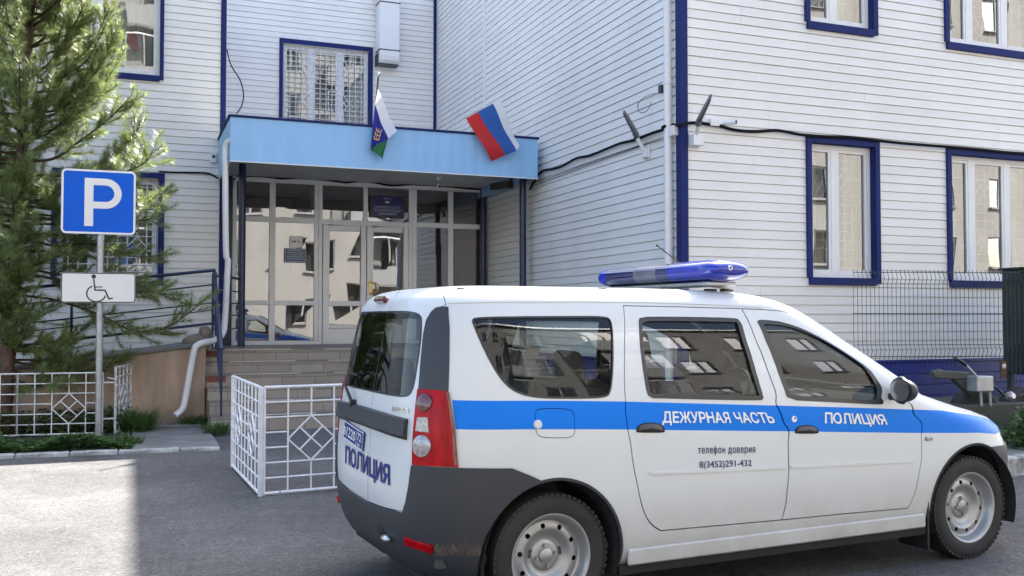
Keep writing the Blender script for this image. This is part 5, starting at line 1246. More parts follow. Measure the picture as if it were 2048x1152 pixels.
lens(-.44, -.24, 'beacon'); lens(.24, .44, 'beacon_dark'); e1 = lens(-.44, -.66, 'beacon', 1, "end_lens"); lens(.44, .59, 'beacon', 1, "end_lens")
mb = MB(); mb.lathe([(.014, 0), (.014, .006), (.008, .006), (.008, .002)], (lbx - .02, -.655, zL + .01), (0, -1, 0), 18); cb(mb, "screw_cap", 'text_white', barO, smooth=True)
for sgn in (-1, 1):
    mb = MB(); y = sgn * .50
    mb.prism([(lbx - .09, y, zL - .085), (lbx + .06, y, zL - .085), (lbx + .12, y, 1.605), (lbx + .09, y, 1.600), (lbx - .03, y, 1.62), (lbx - .07, y, 1.66)], (0, .006, 0)); cb(mb, "bracket", 'galv', barO)
    for dx in (-.03, .08):
        mb = MB(); mb.box(lbx + dx - .03, lbx + dx + .03, y - .02, y + .03, 1.592, 1.606); cb(mb, "rubber_foot", 'black_rubber', barO, bevel=.003)
an = MB(); a0 = carZ(1357, 524, 1.66); a0 = carX(1357, 524, lbx + .2); a1 = carX(1314, 491, lbx - .05); a2 = a0 + (a0 - a1) * 1.5
an.tube([a1, a2], [.003, .005], 6); an.ball(a1, .007, 6); cb(an, "aerial", 'car_black', smooth=True)
for px in (922, 1205):
    t_, v_ = tv(px, 578); mb = MB(); c = CP(t_, v_); mb.box(c.x - .02, c.x + .02, c.y - .008, c.y + .008, c.z - .004, c.z + .006); cb(mb, "roof_plug", 'car_black', bevel=.003)
print("skin misses", MISS, "tris", len(TR))
# ================================================================== FLAGS
def cloth(name, rows, mats, parent, wave=.03, nu=14):
    """rows: list of (hoist point, fly point) world pairs from top edge to bottom edge; bands between rows take mats in turn"""
    mb = MB()
    for b in range(len(rows) - 1):
        sub = 4
        for k in range(sub):
            def pt(u, f):
                h = rows[b][0].lerp(rows[b + 1][0], f); l = rows[b][1].lerp(rows[b + 1][1], f); p = h.lerp(l, u)
                ph = u * 7 + (b + f) * 1.1
                return p + Vector((0, -wave * u ** .7 * math.sin(ph), wave * .12 * math.sin(ph * 1.4)))
            for i in range(nu):
                mb.quad(pt(i / nu, k / sub), pt((i + 1) / nu, k / sub), pt((i + 1) / nu, (k + 1) / sub), pt(i / nu, (k + 1) / sub), b)
    return mb.build(name, mats, parent, smooth=True)
def clothmat(n, c):
    m = leafmat(n, c, c, .3); m.node_tree.nodes["Principled BSDF"].inputs["Roughness"].default_value = .75; return m
M['f_white'] = clothmat("white_flag_cloth", (.74, .75, .78, 1)); M['f_blue'] = clothmat("blue_flag_cloth", srgb(50, 96, 170)); M['f_red'] = clothmat("red_flag_cloth", srgb(205, 48, 50))
M['f_navy'] = clothmat("deep_blue_flag_cloth", srgb(44, 48, 140)); M['f_green'] = clothmat("green_flag_cloth", srgb(48, 116, 66)); M['f_gold'] = mat("gold_print", srgb(206, 168, 80), .6)
M['pole'] = mat("white_flagpole", (.70, .70, .70), .4)
yf = 13.82
fg = thing("flag", "white blue and red striped flag hanging at a slant from the canopy edge", "flag", at(940, 245, Y=yf))
tip = at(1034, 184, Y=yf + .03); foot = at(922, 252, Y=13.95)
mb = MB(); mb.tube([foot, tip], .013, 10); mb.ball(tip, .022, 8, (1, 1, 1.2)); mb.build("flagpole", 'pole', fg, smooth=True)
hp = lambda px, py, y=yf: at(px, py, Y=y)
cloth("flag_cloth", [(hp(1001, 203), hp(1037, 291)), (hp(986, 208), hp(1031, 302)), (hp(955, 224), hp(1010, 311)), (hp(932, 236), hp(984, 323))], ['f_white', 'f_blue', 'f_red'], fg, .055)
fg = thing("flag", "drooping white blue and green flag with a gold emblem beside the upper window", "flag", at(752, 300, Y=yf))
tip = at(757, 149, Y=yf + .02); foot = at(744, 300, Y=13.93)
mb = MB(); mb.tube([foot, tip], .013, 10); mb.build("flagpole", 'rust', fg, smooth=True)
mb = MB(); mb.ball(tip, .024, 8, (1, 1, 1.5)); mb.build("finial", 'chrome', fg, smooth=True)
cloth("flag_cloth", [(hp(756, 178), hp(793, 263)), (hp(750, 210), hp(775, 277)), (hp(741, 297), hp(774.5, 279)), (hp(741, 299), hp(766, 318))], ['f_white', 'f_navy', 'f_green'], fg, .05)
mb = MB(); o_ = hp(746, 272, yf - .05); 
for k_ in range(3):
    p = Vector((.012 + .018 * k_, 0, -.045 + .06 * k_)); stroke(mb, [(p.x, p.z + .05), (p.x + .01, p.z), (p.x + .07, p.z - .01), (p.x + .085, p.z + .03)], .014, o_, ux, uy); stroke(mb, [(p.x + .035, p.z + .04), (p.x + .04, p.z - .005)], .010, o_ + Vector((0, -.001, 0)), ux, uy)
mb.build("gold_crowns", 'f_gold', fg, fix=False)
# ================================================================== CABLES
def cable(label, pts, r, name="cable"):
    mb = MB(); mb.tube(smooth_path(pts, 6), r, 8); return tag(mb.build(name, 'cable', smooth=True), label, "cable")
cable("thin black cable hanging in a curve from the corner board down onto the canopy", [at(454, 100, Y=15.83), at(462, 130, Y=15.7), at(480, 160, Y=15.6), at(487, 188, Y=15.5), at(483, 212, Y=15.2), at(470, 232, Y=14.8)], .010)
cable("black cable along the left wall from the lower window to the canopy", [at(318, 343, Y=15.85), at(345, 344.5, Y=15.86), at(385, 345, Y=15.86), at(415, 346.5, Y=15.86), at(428, 352, Y=15.85), at(440, 357, Y=15.8), at(470, 358, Y=15.6)], .014)
cable("black cable sagging along the top of the entrance glazing", [at(472, 352, Y=16.66), at(520, 352, Y=16.66), at(560, 357, Y=16.66), at(600, 356, Y=16.66), at(640, 358, Y=16.66), at(690, 365, Y=16.66), at(730, 362, Y=16.66), at(780, 371, Y=16.66), at(820, 369, Y=16.66), at(862, 370, Y=16.66), at(905, 374, Y=16.66), at(935, 377, Y=16.66), at(962, 379, Y=16.66)], .016)
wp = [at(1060, 378, X=6.03), at(1072, 356, X=6.05), at(1085, 342, X=6.05), at(1105, 338, X=6.05), at(1125, 332, X=6.05), at(1152, 317, X=6.05), at(1180, 311, X=6.05), at(1210, 299, X=6.05), at(1240, 287, X=6.05), at(1270, 280, X=6.05), at(1300, 268, X=6.05), at(1327, 259, X=6.03), Vector((5.95, 10.09, at(1335, 254, X=6.0).z)), at(1345, 250, X=6.06), Vector((6.03, 9.83, 3.73)), at(1372, 246.5, Y=9.85), at(1400, 246, Y=9.86), at(1425, 250, Y=9.86), at(1440, 252, Y=9.86), at(1470, 260, Y=9.86), at(1510, 263, Y=9.86), at(1555, 261, Y=9.86), at(1600, 269, Y=9.84), at(1650, 273, Y=9.84), at(1700, 275, Y=9.84), at(1755, 281, Y=9.84), at(1800, 286, Y=9.84), at(1860, 291, Y=9.84), at(1900, 294, Y=9.84), at(1960, 299, Y=9.84), at(2048, 307, Y=9.84), Vector((13, 9.85, 3.83)), Vector((17, 9.85, 3.9))]
cable("thick black cable running from the canopy round the building corner above the right windows", wp, .019)
for k_ in range(2):
    cable("pair of thin black wires below the thick cable on the side wall", [at(1068, 366 + 5 * k_, X=6.06), at(1120, 348 + 4 * k_, X=6.07), at(1200, 318 + 3 * k_, X=6.07), at(1262, 297 + 2 * k_, X=6.07), at(1300, 286, X=6.07), at(1327, 278, X=6.06)], .005, "wire")["group"] = "thin wires on the side wall"
cable("thin wire loop hanging from the small dark box", [at(1312, 186, X=6.05), at(1290, 194, X=6.05), at(1278, 205, X=6.04), at(1276, 218, X=6.03), at(1284, 226, X=6.03), at(1295, 220, X=6.04), at(1303, 205, X=6.05)], .004, "wire")
mb = MB(); c = at(1321, 178, X=6.05); mb.box(c.x - .02, c.x + .04, c.y - .03, c.y + .03, c.z - .05, c.z + .05); tag(mb.build("junction_box", 'dark_metal', bevel=.005), "small dark box beside the downpipe near the top of the side wall", "junction box")
# ================================================================== WALL LAMPS, CAMERAS, BOXES
def wall_lamp(label, base, neck, tip, out, upv, wd, sidedark):
    """street lamp head on a bracket; base on the wall, neck where the head starts, tip the far end"""
    t = thing("wall_lamp", label, "wall lamp", base); d = (tip - neck).normalized(); s_ = d.cross(upv).normalized(); n = s_.cross(d)
    mb = MB(); Lh = (tip - neck).length; N = 10; rows_ = []
    for i in range(N + 1):
        f = i / N; w_ = wd * (.62 + .55 * math.sin(math.pi * min(f * .62 + .15, 1))) * (1 if f < .93 else .8); th = .032 * (1 - f) + .010
        c = neck + d * (Lh * f); rows_.append([c - s_ * w_ - n * .004, c - s_ * w_ * .8 + n * th, c + s_ * w_ * .8 + n * th, c + s_ * w_ - n * .004, c + s_ * w_ * .8 - n * .014, c - s_ * w_ * .8 - n * .014])
    for i in range(N):
        for j in range(6): mb.quad(rows_[i][j], rows_[i][(j + 1) % 6], rows_[i + 1][(j + 1) % 6], rows_[i + 1][j])
    mb.add(rows_[0], [tuple(range(6))]); mb.add(rows_[-1], [tuple(range(6))]); mb.build("lamp_head", 'lamp_grey', t, bevel=.002)
    mb = MB(); mb.quad(*[rows_[2][5] + s_ * .012 - n * .003, rows_[2][4] - s_ * .012 - n * .003, rows_[9][4] - s_ * .012 - n * .003, rows_[9][5] + s_ * .012 - n * .003]); mb.build("led_panel", 'led', t, fix=False)
    mb = MB(); mb.tube([neck - d * .06, neck + d * .06], .032, 12); mb.ball(neck - d * .02, .036, 8); mb.build("socket", 'dark_metal', t, smooth=True)
    mb = MB(); mb.tube([base + out * .03, neck - d * .02], .026, 12); mb.build("arm", 'pvc', t, smooth=True)
    mb = MB(); a_ = out.cross(UZ).normalized(); mb.box(-.075, .075, -.085, .075, -.01, .012, lambda p: base + a_ * p.x + UZ * p.y + out * p.z); mb.build("bracket_plate", 'pvc', t, bevel=.004)
    mb = MB(); mb.box(-.07, .07, -.08, .05, -.06, .06, lambda p: base + a_ * p.x + UZ * p.y + out * (p.z * .8 + .06)) if sidedark else mb.box(-.05, .05, -.075, .04, 0, .05, lambda p: base + a_ * p.x + UZ * p.y + out * p.z); mb.build("bracket_cheek", 'pvc', t, bevel=.004)
    return t
M['lamp_grey'] = mat('grey_lamp_housing', (.11, .12, .125), .45)
M['led'] = mat("frosted_led_panel", (.42, .42, .42), .3)
wall_lamp("slim dark street lamp pointing up and away on a white bracket on the side wall", at(1294, 304, X=6.08), at(1272, 272, X=5.93), at(1248, 224, X=5.55), Vector((-1, 0, 0)), Vector((0, -1, .25)), .034, False)
wall_lamp("dark paddle shaped street lamp on a white bracket beside the blue corner board", at(1388, 280, Y=9.88), at(1398, 246, Y=9.66), at(1421, 194, Y=9.05), Vector((0, -1, 0)), Vector((-.8, -.3, .3)), .05, True)
mb = MB(); a_ = at(1420, 237, Y=9.85); b_ = at(1438, 253, Y=9.85); mb.box(a_.x, b_.x, 9.83, 9.9, b_.z, a_.z); tag(mb.build("junction_box", 'pvc', bevel=.006), "white square junction box on the thick cable right of the paddle lamp", "junction box")
mb = MB(); a_ = at(1341, 265, X=6.05); mb.box(6.0, 6.09, 9.93, 10.03, a_.z - .06, a_.z + .06); tag(mb.build("junction_box", 'pvc', bevel=.006), "white box between the downpipe and the blue corner board", "junction box")
t = thing("security_camera", "white bullet camera beside the square junction box on the right wall", "camera", at(1445, 247, Y=9.85))
c0 = at(1446, 245, Y=9.82); c1 = at(1472, 244, Y=9.70); mb = MB(); mb.tube([c0, c1], [.026, .03], 12); mb.build("camera_body", 'pvc', t, smooth=True)
mb = MB(); mb.tube([c1, c1 + (c1 - c0).normalized() * .008], .026, 12); mb.build("lens", 'black_rubber', t); mb = MB(); mb.tube([c0 + Vector((.03, .0, -.01)), Vector((c0.x + .02, 9.9, c0.z - .02))], .014, 8); mb.build("mount", 'pvc', t, smooth=True)
t = thing("security_camera", "small dark and white dome camera under the canopy above the right panes", "camera", at(878, 374, Y=15.6))
c0 = at(878, 372, Y=15.6); mb = MB(); mb.lathe([(.001, .0), (.05, 0), (.05, .03), (.035, .05)], Vector((c0.x, c0.y, 3.84)), (0, 0, -1), 16); mb.build("base", 'pvc', t, smooth=True)
mb = MB(); mb.ball(c0 - UZ * .0, .045, 8); mb.build("camera_head", 'pvc', t, smooth=True); mb = MB(); mb.tube([c0 + Vector((0, -.03, -.01)), c0 + Vector((0, -.055, -.015))], .022, 10); mb.build("lens", 'black_rubber', t)
t = thing("floodlight", "long dark floodlight box under the canopy at the right posts", "floodlight", at(1000, 378, Y=15.2))
c0 = at(985, 374, Y=15.4); c1 = at(1022, 369, Y=15.0); mb = MB(); mb.bar(c0, c1, .16, .11); mb.build("housing", 'dark_metal', t, bevel=.01); mb = MB(); mb.bar(c1, c1 + Vector((.0, 0, .16)), .03, .03); mb.bar(c1 + Vector((-.03, 0, -.05)), c1 + Vector((.04, 0, -.05)), .05, .02); mb.build("bracket", 'rust', t)
t = thing("alarm_box", "small white alarm box with a dark red button on the left wall beside the canopy", "alarm", at(427, 316, Y=15.88))
a_ = at(421.5, 305, Y=15.86); b_ = at(433, 326, Y=15.86); mb = MB(); mb.box(a_.x, b_.x, 15.84, 15.9, b_.z, a_.z); mb.build("case", 'pvc', t, bevel=.006)
mb = MB(); c = at(427.5, 313, Y=15.84); mb.lathe([(.026, 0), (.026, .012), (.018, .02), (.001, .022)], (c.x, 15.842, c.z), (0, -1, 0), 16); mb.build("button", 'maroon', t, smooth=True)
# ================================================================== RIGHT SIDE : wire mesh fence, green cabinet, trailer gear
MA = Vector((8.13, 9.32, 0)); MBp = Vector((11.0, 8.42, 0))
t = thing("mesh_fence", "dark green wire mesh fence panel with bent bands in front of the right windows", "fence", MA)
md = (MBp - MA); Lm = md.length; md.normalize(); mn = Vector((md.y, -md.x, 0))
mb = MB(); hz = [.06, .24, .98, 1.05, 1.12, 1.40, 1.68, 1.86, 1.93, 2.0]; N = int(Lm / .053)
def mprof(z):
    for c in (.15, 1.05, 1.93):
        if abs(z - c) < .07: return .035 * (1 - abs(z - c) / .07)
    return 0
zs = [.05, .08, .15, .22, .98, 1.05, 1.12, 1.86, 1.93, 2.0, 2.03]
wires = []
for i in range(N + 1):
    u = Lm * i / N; wires.append([MA + md * u + mn * mprof(z) + UZ * z for z in zs])
for wv in wires: mb.tube(wv, .0042, 4, cap=False)
mb.build("vertical_wire", 'mesh_green', t, fix=False)["kind"] = "stuff"
for z in (.22, .08, .6, .98, 1.12, 1.5, 1.86, 2.0):
    m2 = MB(); m2.tube([MA + md * u + mn * (mprof(z) + .007) + UZ * z for u in (0, Lm * .5, Lm)], .0048, 5); m2.build("horizontal_wire", 'mesh_green', t, fix=False)
m2 = MB(); m2.box(-.03, .03, -.02, .02, 0, 2.0, lambda p: MBp + md * p.x + mn * (p.y - .04) + UZ * p.z); m2.build("post", 'mesh_green', t)
# cabinet
gx0 = at(2004, 640, Y=9.0).x
t = thing("green_cabinet", "dark green metal cabinet on legs at the right edge of the yard", "cabinet", (gx0 + .5, 8.5, 0))
zt = at(2010, 531, Y=8.2).z; zb = at(2010, 758, Y=8.2).z
mb = MB(); mb.box(gx0, gx0 + 1.3, 8.2, 9.0, zb, zt); mb.build("case", 'green_box', t, bevel=.012)
mb = MB(); mb.box(gx0 - .03, gx0 + 1.33, 8.17, 9.03, zt, zt + .025); mb.build("lid", 'green_box', t, bevel=.008)
mb = MB(); mb.box(gx0 + .04, gx0 + .62, 8.188, 8.2, zb + .05, zt - .05); mb.box(gx0 + .64, gx0 + 1.24, 8.188, 8.2, zb + .05, zt - .05); mb.build("door", 'green_box', t, bevel=.004)
for hx in (gx0 + .14, gx0 + .7):
    for hz_ in (zb + .28, zt - .28): mb = MB(); mb.box(hx, hx + .05, 8.172, 8.19, hz_, hz_ + .07); mb.build("hinge", 'dark_metal', t, bevel=.003)
for x in (gx0 + .06, gx0 + 1.2):
    for y in (8.26, 8.94): mb = MB(); mb.box(x - .03, x + .03, y - .03, y + .03, 0, zb); mb.build("leg", 'dark_metal', t)
mb = MB()
for i in range(9): mb.tube([(gx0 + .12 + i * .05, 8.3, .35), (gx0 + .12 + i * .05, 8.3, zb)], .007, 6)
mb.build("radiator_grid", 'dark_metal', t, fix=False)
# trailer drawbar gear
t = thing("field_trailer", "olive drab trailer with a hand crank and drawbar beside the blue plinth", "trailer", at(1960, 845, Y=8.0))
Q = lambda px, py, y=8.05: at(px, py, Y=y)
mb = MB(); a_ = Q(1912, 800); b_ = Q(2060, 870, 8.05); mb.box(a_.x, b_.x + .9, 7.95, 8.9, b_.z, a_.z - .05); mb.build("chassis", 'olive', t, bevel=.012)
mb = MB(); mb.bar(Q(1868, 748), Q(1935, 752), .09, .09); mb.bar(Q(1905, 752), Q(1945, 790), .07, .07); mb.tube([Q(1864, 750), Q(1882, 746)], .05, 10); mb.build("drawbar", 'olive', t, bevel=.01)
mb = MB(); a_ = Q(1942, 752, 7.95); b_ = Q(1975, 782, 7.95); mb.box(a_.x, b_.x, 7.86, 8.02, b_.z, a_.z); mb.build("gear_box", 'galv', t, bevel=.012)
mb = MB(); mb.tube([Q(1952, 752, 7.9), Q(1930, 728, 7.9)], .014, 8); mb.build("crank_rod", 'galv', t, smooth=True)
mb = MB(); mb.tube(smooth_path([Q(1932, 730, 7.9), Q(1918, 720, 7.9), Q(1909, 717, 7.9)]), .019, 8); mb.build("crank_grip", 'black_rubber', t, smooth=True)
for px in (1961, 1979): mb = MB(); mb.tube([Q(px, 782, 7.95), Q(px + 2, 812, 7.95)], .016, 8); mb.build("support_rod", 'galv', t, smooth=True)
mb = MB(); mb.tube(smooth_path([Q(1975, 770, 7.9), Q(1992, 775, 7.9), Q(2008, 790, 7.9), Q(2030, 792, 7.9), Q(2050, 788, 7.9)]), .014, 8); mb.build("hose", 'black_rubber', t, smooth=True)
mb = MB(); c = Q(2017, 793, 7.85); mb.lathe([(.001, 0), (.05, 0), (.05, .05), (.03, .07), (.001, .07)], c, (0, -1, .2), 14); mb.build("lamp", 'lamp_clear', t, smooth=True)
for px in (1925, 2020):
    c = Q(px, 850, 8.3); mb = MB(); mb.lathe([(.001, -.09), (.30, -.09), (.33, -.05), (.33, .05), (.30, .09), (.17, .08), (.001, .05)], (c.x, 8.15, .33), (0, -1, 0), 28); mb.build("wheel", 'tyre', t, smooth=True)
mb = MB(); c0 = Q(1998, 722, 8.0); c1 = Q(2006, 757, 8.0); mb.box(c0.x, c1.x + .02, 7.97, 7.99, c1.z, c0.z); mb.build("reflector_plate", 'rust', t); 
mb = MB(); c = (c0 + c1) / 2; mb.lathe([(.03, 0), (.03, .008), (.001, .01)], (c.x + .005, 7.968, c.z + .04), (0, -1, 0), 14); mb.build("reflector", 'lamp_clear', t, smooth=True)
# sack on the ramp
mb = MB(); c = at(395, 682, Y=14.1); mb.ball((c.x, 14.1, c.z - .02), 1, 10, (.2, .17, .12)); mb.ball((c.x + .1, 14.12, c.z + .08), 1, 9, (.10, .12, .12))
for i, p in enumerate(mb.v): mb.v[i] = p + Vector((math.sin(p.x * 37 + p.z * 21), math.sin(p.y * 31 + p.x * 17), math.sin(p.x * 23 - p.y * 29))) * .012
M['sack'] = mat("grey_brown_sacking", (.24, .20, .17), .9, var=(12, .25, 5), bump=(60, .6, .01))
tag(mb.build("cement_sack", 'sack', smooth=True), "lumpy grey brown sack slumped at the top of the ramp", "sack")
# ================================================================== BUILDING ACROSS THE YARD (seen mirrored in the panes)
ab = thing("apartment_block", "sunlit beige block across the yard, mirrored in the glass of the entrance", "building", (2, -17, 0))
AY = -16.0; AH = 19.0; HS = []
def shell():
    mb = MB(); xs = []; FL = 2.9
    wins = []
    for fl_ in range(6):
        for i in range(19): wins.append((-25 + i * 3.6, .95 + fl_ * 3.0))
    return wins
wins = shell(); W_, Hh = 1.5, 1.55
mb = MB(); zs = sorted({0, AH} | {w_[1] for w_ in wins} | {w_[1] + Hh for w_ in wins}); xs = sorted({-28, 46} | {w_[0] for w_ in wins} | {w_[0] + W_ for w_ in wins})
ws_ = {(round(a, 3), round(b, 3)) for a, b in wins}
for i in range(len(xs) - 1):
    for j in range(len(zs) - 1):
        if (round(xs[i], 3), round(zs[j], 3)) in ws_: continue
        mb.quad((xs[i], AY, zs[j]), (xs[i + 1], AY, zs[j]), (xs[i + 1], AY, zs[j + 1]), (xs[i], AY, zs[j + 1]))
mb.quad((-28, AY, 0), (-28, AY - 12, 0), (-28, AY - 12, AH), (-28, AY, AH)); mb.quad((46, AY, 0), (46, AY - 12, 0), (46, AY - 12, AH), (46, AY, AH)); mb.quad((-28, AY - 12, 0), (46, AY - 12, 0), (46, AY - 12, AH), (-28, AY - 12, AH))
mb.build("wall", 'beige', ab, fix=False)
mb = MB(); mb.box(-28.2, 46.2, AY - 12.2, AY + .35, AH, AH + .35); mb.build("roof", 'galv', ab)
M['dull_frame'] = mat('dull_white_frame', (.30, .30, .295), .5)
M['dark_room'] = mat("dark_room", (.05, .05, .05), .8)
w0 = None; x, z = wins[0]
f = MB(); y0, y1 = AY - .14, AY - .05
for a, b, c, d in ((x, x + .07, z, z + Hh), (x + W_ - .07, x + W_, z, z + Hh), (x + .07, x + W_ - .07, z, z + .07), (x + .07, x + W_ - .07, z + Hh - .07, z + Hh), (x + .85, x + .95, z + .07, z + Hh - .07)): f.box(a, b, y0, y1, c, d)
f.box(x - .05, x + W_ + .05, AY - .1, AY + .14, z - .05, z)
w0 = f.build("window", 'dull_frame', ab)
p_ = MB(); p_.quad((x, AY - .1, z), (x + W_, AY - .1, z), (x + W_, AY - .1, z + Hh), (x, AY - .1, z + Hh)); p_.build("pane", 'far_pane', w0, fix=False)
p_ = MB(); p_.quad((x - .1, AY - .5, z - .1), (x + W_ + .1, AY - .5, z - .1), (x + W_ + .1, AY - .5, z + Hh + .1), (x - .1, AY - .5, z + Hh + .1))
for (a, b) in (((x, z), (x + W_, z)), ((x + W_, z), (x + W_, z + Hh)), ((x + W_, z + Hh), (x, z + Hh)), ((x, z + Hh), (x, z))): p_.quad((a[0], AY, a[1]), (b[0], AY, b[1]), (b[0], AY - .5, b[1]), (a[0], AY - .5, a[1]))
p_.build("room_interior", 'dark_room', w0, fix=False)
bal_cols = (4, 5, 8, 9)
for i, (wx, wz) in enumerate(wins[1:]):
    c = copy_tree(w0, ab); c.location = (wx - x, 0, wz - z)
b0 = None
for fl_ in range(1, 6):
    for ci in (1, 4, 7, 10, 12):
        bx = -25 + ci * 3.6 - .6; bz = .95 + fl_ * 3.0 - .95
        if b0 is None:
            b0x, b0z = bx, bz; s_ = MB(); s_.box(bx, bx + 2.8, AY, AY + 1.1, bz - .12, bz); b0 = s_.build("balcony", 'concrete', ab)
            r_ = MB(); r_.box(bx, bx + 2.8, AY + 1.04, AY + 1.1, bz, bz + .95); r_.box(bx, bx + .06, AY, AY + 1.04, bz, bz + .95); r_.box(bx + 2.74, bx + 2.8, AY, AY + 1.04, bz, bz + .95); r_.build("parapet", 'dull_frame', b0)
            for q in range(5): m2 = MB(); m2.box(bx + q * .685, bx + q * .685 + .06, AY + 1.04, AY + 1.10, bz + .95, bz + 2.5); m2.build("mullion", 'dull_frame', b0)
            m2 = MB(); m2.box(bx, bx + 2.8, AY + 1.03, AY + 1.11, bz + 2.5, bz + 2.58); m2.build("head_rail", 'pvc', b0)
            m2 = MB(); m2.quad((bx, AY + 1.07, bz + .95), (bx + 2.8, AY + 1.07, bz + .95), (bx + 2.8, AY + 1.07, bz + 2.5), (bx, AY + 1.07, bz + 2.5)); m2.build("pane", 'far_pane', b0, fix=False)
        else:
            c = copy_tree(b0, ab); c.location = (bx - b0x, 0, bz - b0z)
# ================================================================== PINE
rng = np.random.default_rng(11)
pine = thing("pine_tree", "tall pine with long needles leaning in front of the left windows", "tree", at(8, 800, Y=13.2) * 1)
pine.location.z = 0; ORG[pine.name] = Vector(pine.location)
TY = 13.2
tp = [at(6, 880, Y=TY), at(12, 760, Y=TY), at(20, 650, Y=TY), at(29, 540, Y=TY), at(36, 440, Y=TY), at(42, 340, Y=TY), at(48, 200, Y=TY), at(57, 80, Y=TY), at(66, -60, Y=TY), at(74, -220, Y=TY), at(80, -380, Y=TY), at(84, -470, Y=TY)]
tr = [.098, .092, .086, .082, .078, .070, .060, .050, .038, .026, .014, .006]
mb = MB(); sp_ = smooth_path(tp, 4); rr_ = np.interp(np.linspace(0, 1, len(sp_)), np.linspace(0, 1, len(tr)), tr)
mb.tube(sp_, [float(r) * (1 + .06 * math.sin(i * 2.3)) for i, r in enumerate(rr_)], 12); mb.build("trunk", 'bark', pine, smooth=True)
NV = []; NF = []; BR = MB()
def needles(p, d, n_, ln, spread=1.0):
    d = Vector(d).normalized(); a = d.orthogonal().normalized(); b = d.cross(a)
    for _ in range(n_):
        ph = rng.uniform(0, 6.283); op = rng.uniform(.42, 1.3) * spread; l = ln * rng.uniform(.7, 1.15)
        r = a * math.cos(ph) + b * math.sin(ph); q = d * math.cos(op) + r * math.sin(op); s_ = q.cross(d); s_ = s_.normalized() * .0023 if s_.length > 1e-6 else a * .0023
        k = len(NV); tipp = p + q * l + Vector((0, 0, -.006 * rng.random())); NV.extend([p - s_, p + s_, tipp + s_ * .35, tipp - s_ * .35]); NF.append((k, k + 1, k + 2, k + 3))
def twig(p, d, ln, dens_=1.0, r=.004):
    d = Vector(d).normalized(); n_ = max(3, int(ln / .015)); q = Vector(p); bend = Vector((rng.normal(0, .25), rng.normal(0, .25), rng.uniform(.1, .55))); pts = [q.copy()]
    for i in range(n_):
        dd = (d + bend * (i / n_) ** 1.5).normalized(); q = q + dd * (ln / n_); pts.append(q.copy())
        if i / n_ > .12: needles(q, dd, int(12 * dens_ + rng.random()), .098)
    needles(q, dd, int(30 * dens_), .09, .75)
    BR.tube(pts[::2] + ([pts[-1]] if len(pts) % 2 == 0 else []), [r * (1 - .7 * i / len(pts[::2] + [0])) for i in range(len(pts[::2]) + (1 if len(pts) % 2 == 0 else 0))], 4, cap=False)
def branch(pts, r0, bare=.28, tl=(.18, .46), dens_=1.0, step=.045):
    pts = smooth_path(pts, 5); L_ = [0]
    for a, b in zip(pts, pts[1:]): L_.append(L_[-1] + (b - a).length)
    T = L_[-1]; BR.tube(pts, [r0 * (1 - .82 * l / T) + .003 for l in L_], 6, cap=False)
    s_ = bare * T; k = 0
    while s_ < T:
        i = max(0, min(len(pts) - 2, int(np.searchsorted(L_, s_)) - 1)); f = (s_ - L_[i]) / max(1e-6, L_[i + 1] - L_[i]); p = pts[i].lerp(pts[i + 1], f); d = (pts[i + 1] - pts[i]).normalized()
        sd = d.cross(UZ).normalized(); ph = (0 if k % 2 else math.pi) + rng.normal(0, .7); r_ = sd * math.cos(ph) + sd.cross(d) * math.sin(ph)
        twig(p, d * .75 + r_ * .75 + UZ * .15, rng.uniform(*tl) * (1 - .35 * s_ / T), dens_); k += 1
        if s_ > T * .5: needles(p, d, int(14 * dens_), .085)
        s_ += step * rng.uniform(.7, 1.3)
    twig(pts[-1], pts[-1] - pts[-2], rng.uniform(.16, .26), dens_ * 1.2)
def BP(pts, y0=TY, y1=None): n_ = len(pts); return [at(px, py, Y=y0 + ((y1 if y1 is not None else y0) - y0) * i / (n_ - 1)) for i, (px, py) in enumerate(pts)]
main = [
 ([(42, 320), (105, 318), (165, 278), (215, 240), (255, 200)], 12.85), ([(45, 235), (110, 228), (172, 168), (203, 126), (226, 75)], 12.9), ([(48, 160), (95, 130), (122, 92), (150, 45)], 12.8),
 ([(40, 345), (110, 352), (190, 345), (240, 325), (262, 292), (268, 250)], 13.5), ([(40, 380), (140, 375), (235, 350), (290, 325), (306, 300)], 12.8), ([(38, 410), (120, 420), (210, 425), (285, 408), (318, 390)], 13.3),
 ([(36, 430), (120, 440), (200, 445), (290, 440), (312, 425)], 12.9), ([(34, 470), (110, 492), (190, 488), (262, 512), (312, 512)], 13.1), ([(30, 530), (110, 548), (190, 556), (262, 566), (318, 588)], 12.9), ([(30, 545), (120, 560), (210, 580), (300, 585), (345, 590)], 13.3),
 ([(26, 590), (110, 600), (200, 630), (268, 662), (330, 655), (372, 630), (402, 606)], 12.95), ([(22, 640), (60, 640), (92, 628)], 12.85), ([(18, 690), (70, 700), (118, 700), (140, 690)], 12.85), ([(16, 720), (70, 730), (130, 722), (170, 712)], 13.4), ([(14, 740), (90, 752), (170, 742), (240, 722)], 13.35),
 ([(14, 750), (60, 770), (110, 765)], 12.85), ([(48, 190), (80, 200), (110, 180), (130, 150)], 12.9), ([(44, 280), (90, 270), (130, 240), (160, 225)], 12.85), ([(50, 130), (100, 170), (160, 190), (205, 185)], 12.85), ([(52, 100), (90, 75), (110, 40), (118, 0)], 13.0), ([(54, 60), (110, 20), (150, -20)], 13.2),
 ([(36, 440), (75, 470), (120, 470)], 12.85), ([(30, 540), (70, 530), (110, 515)], 12.85), ([(38, 400), (80, 400), (110, 385)], 12.85)]
for pts, y1 in main: branch(BP(pts, TY, y1), .018, .22, dens_=1.0 if pts[0][1] < 430 else .6)
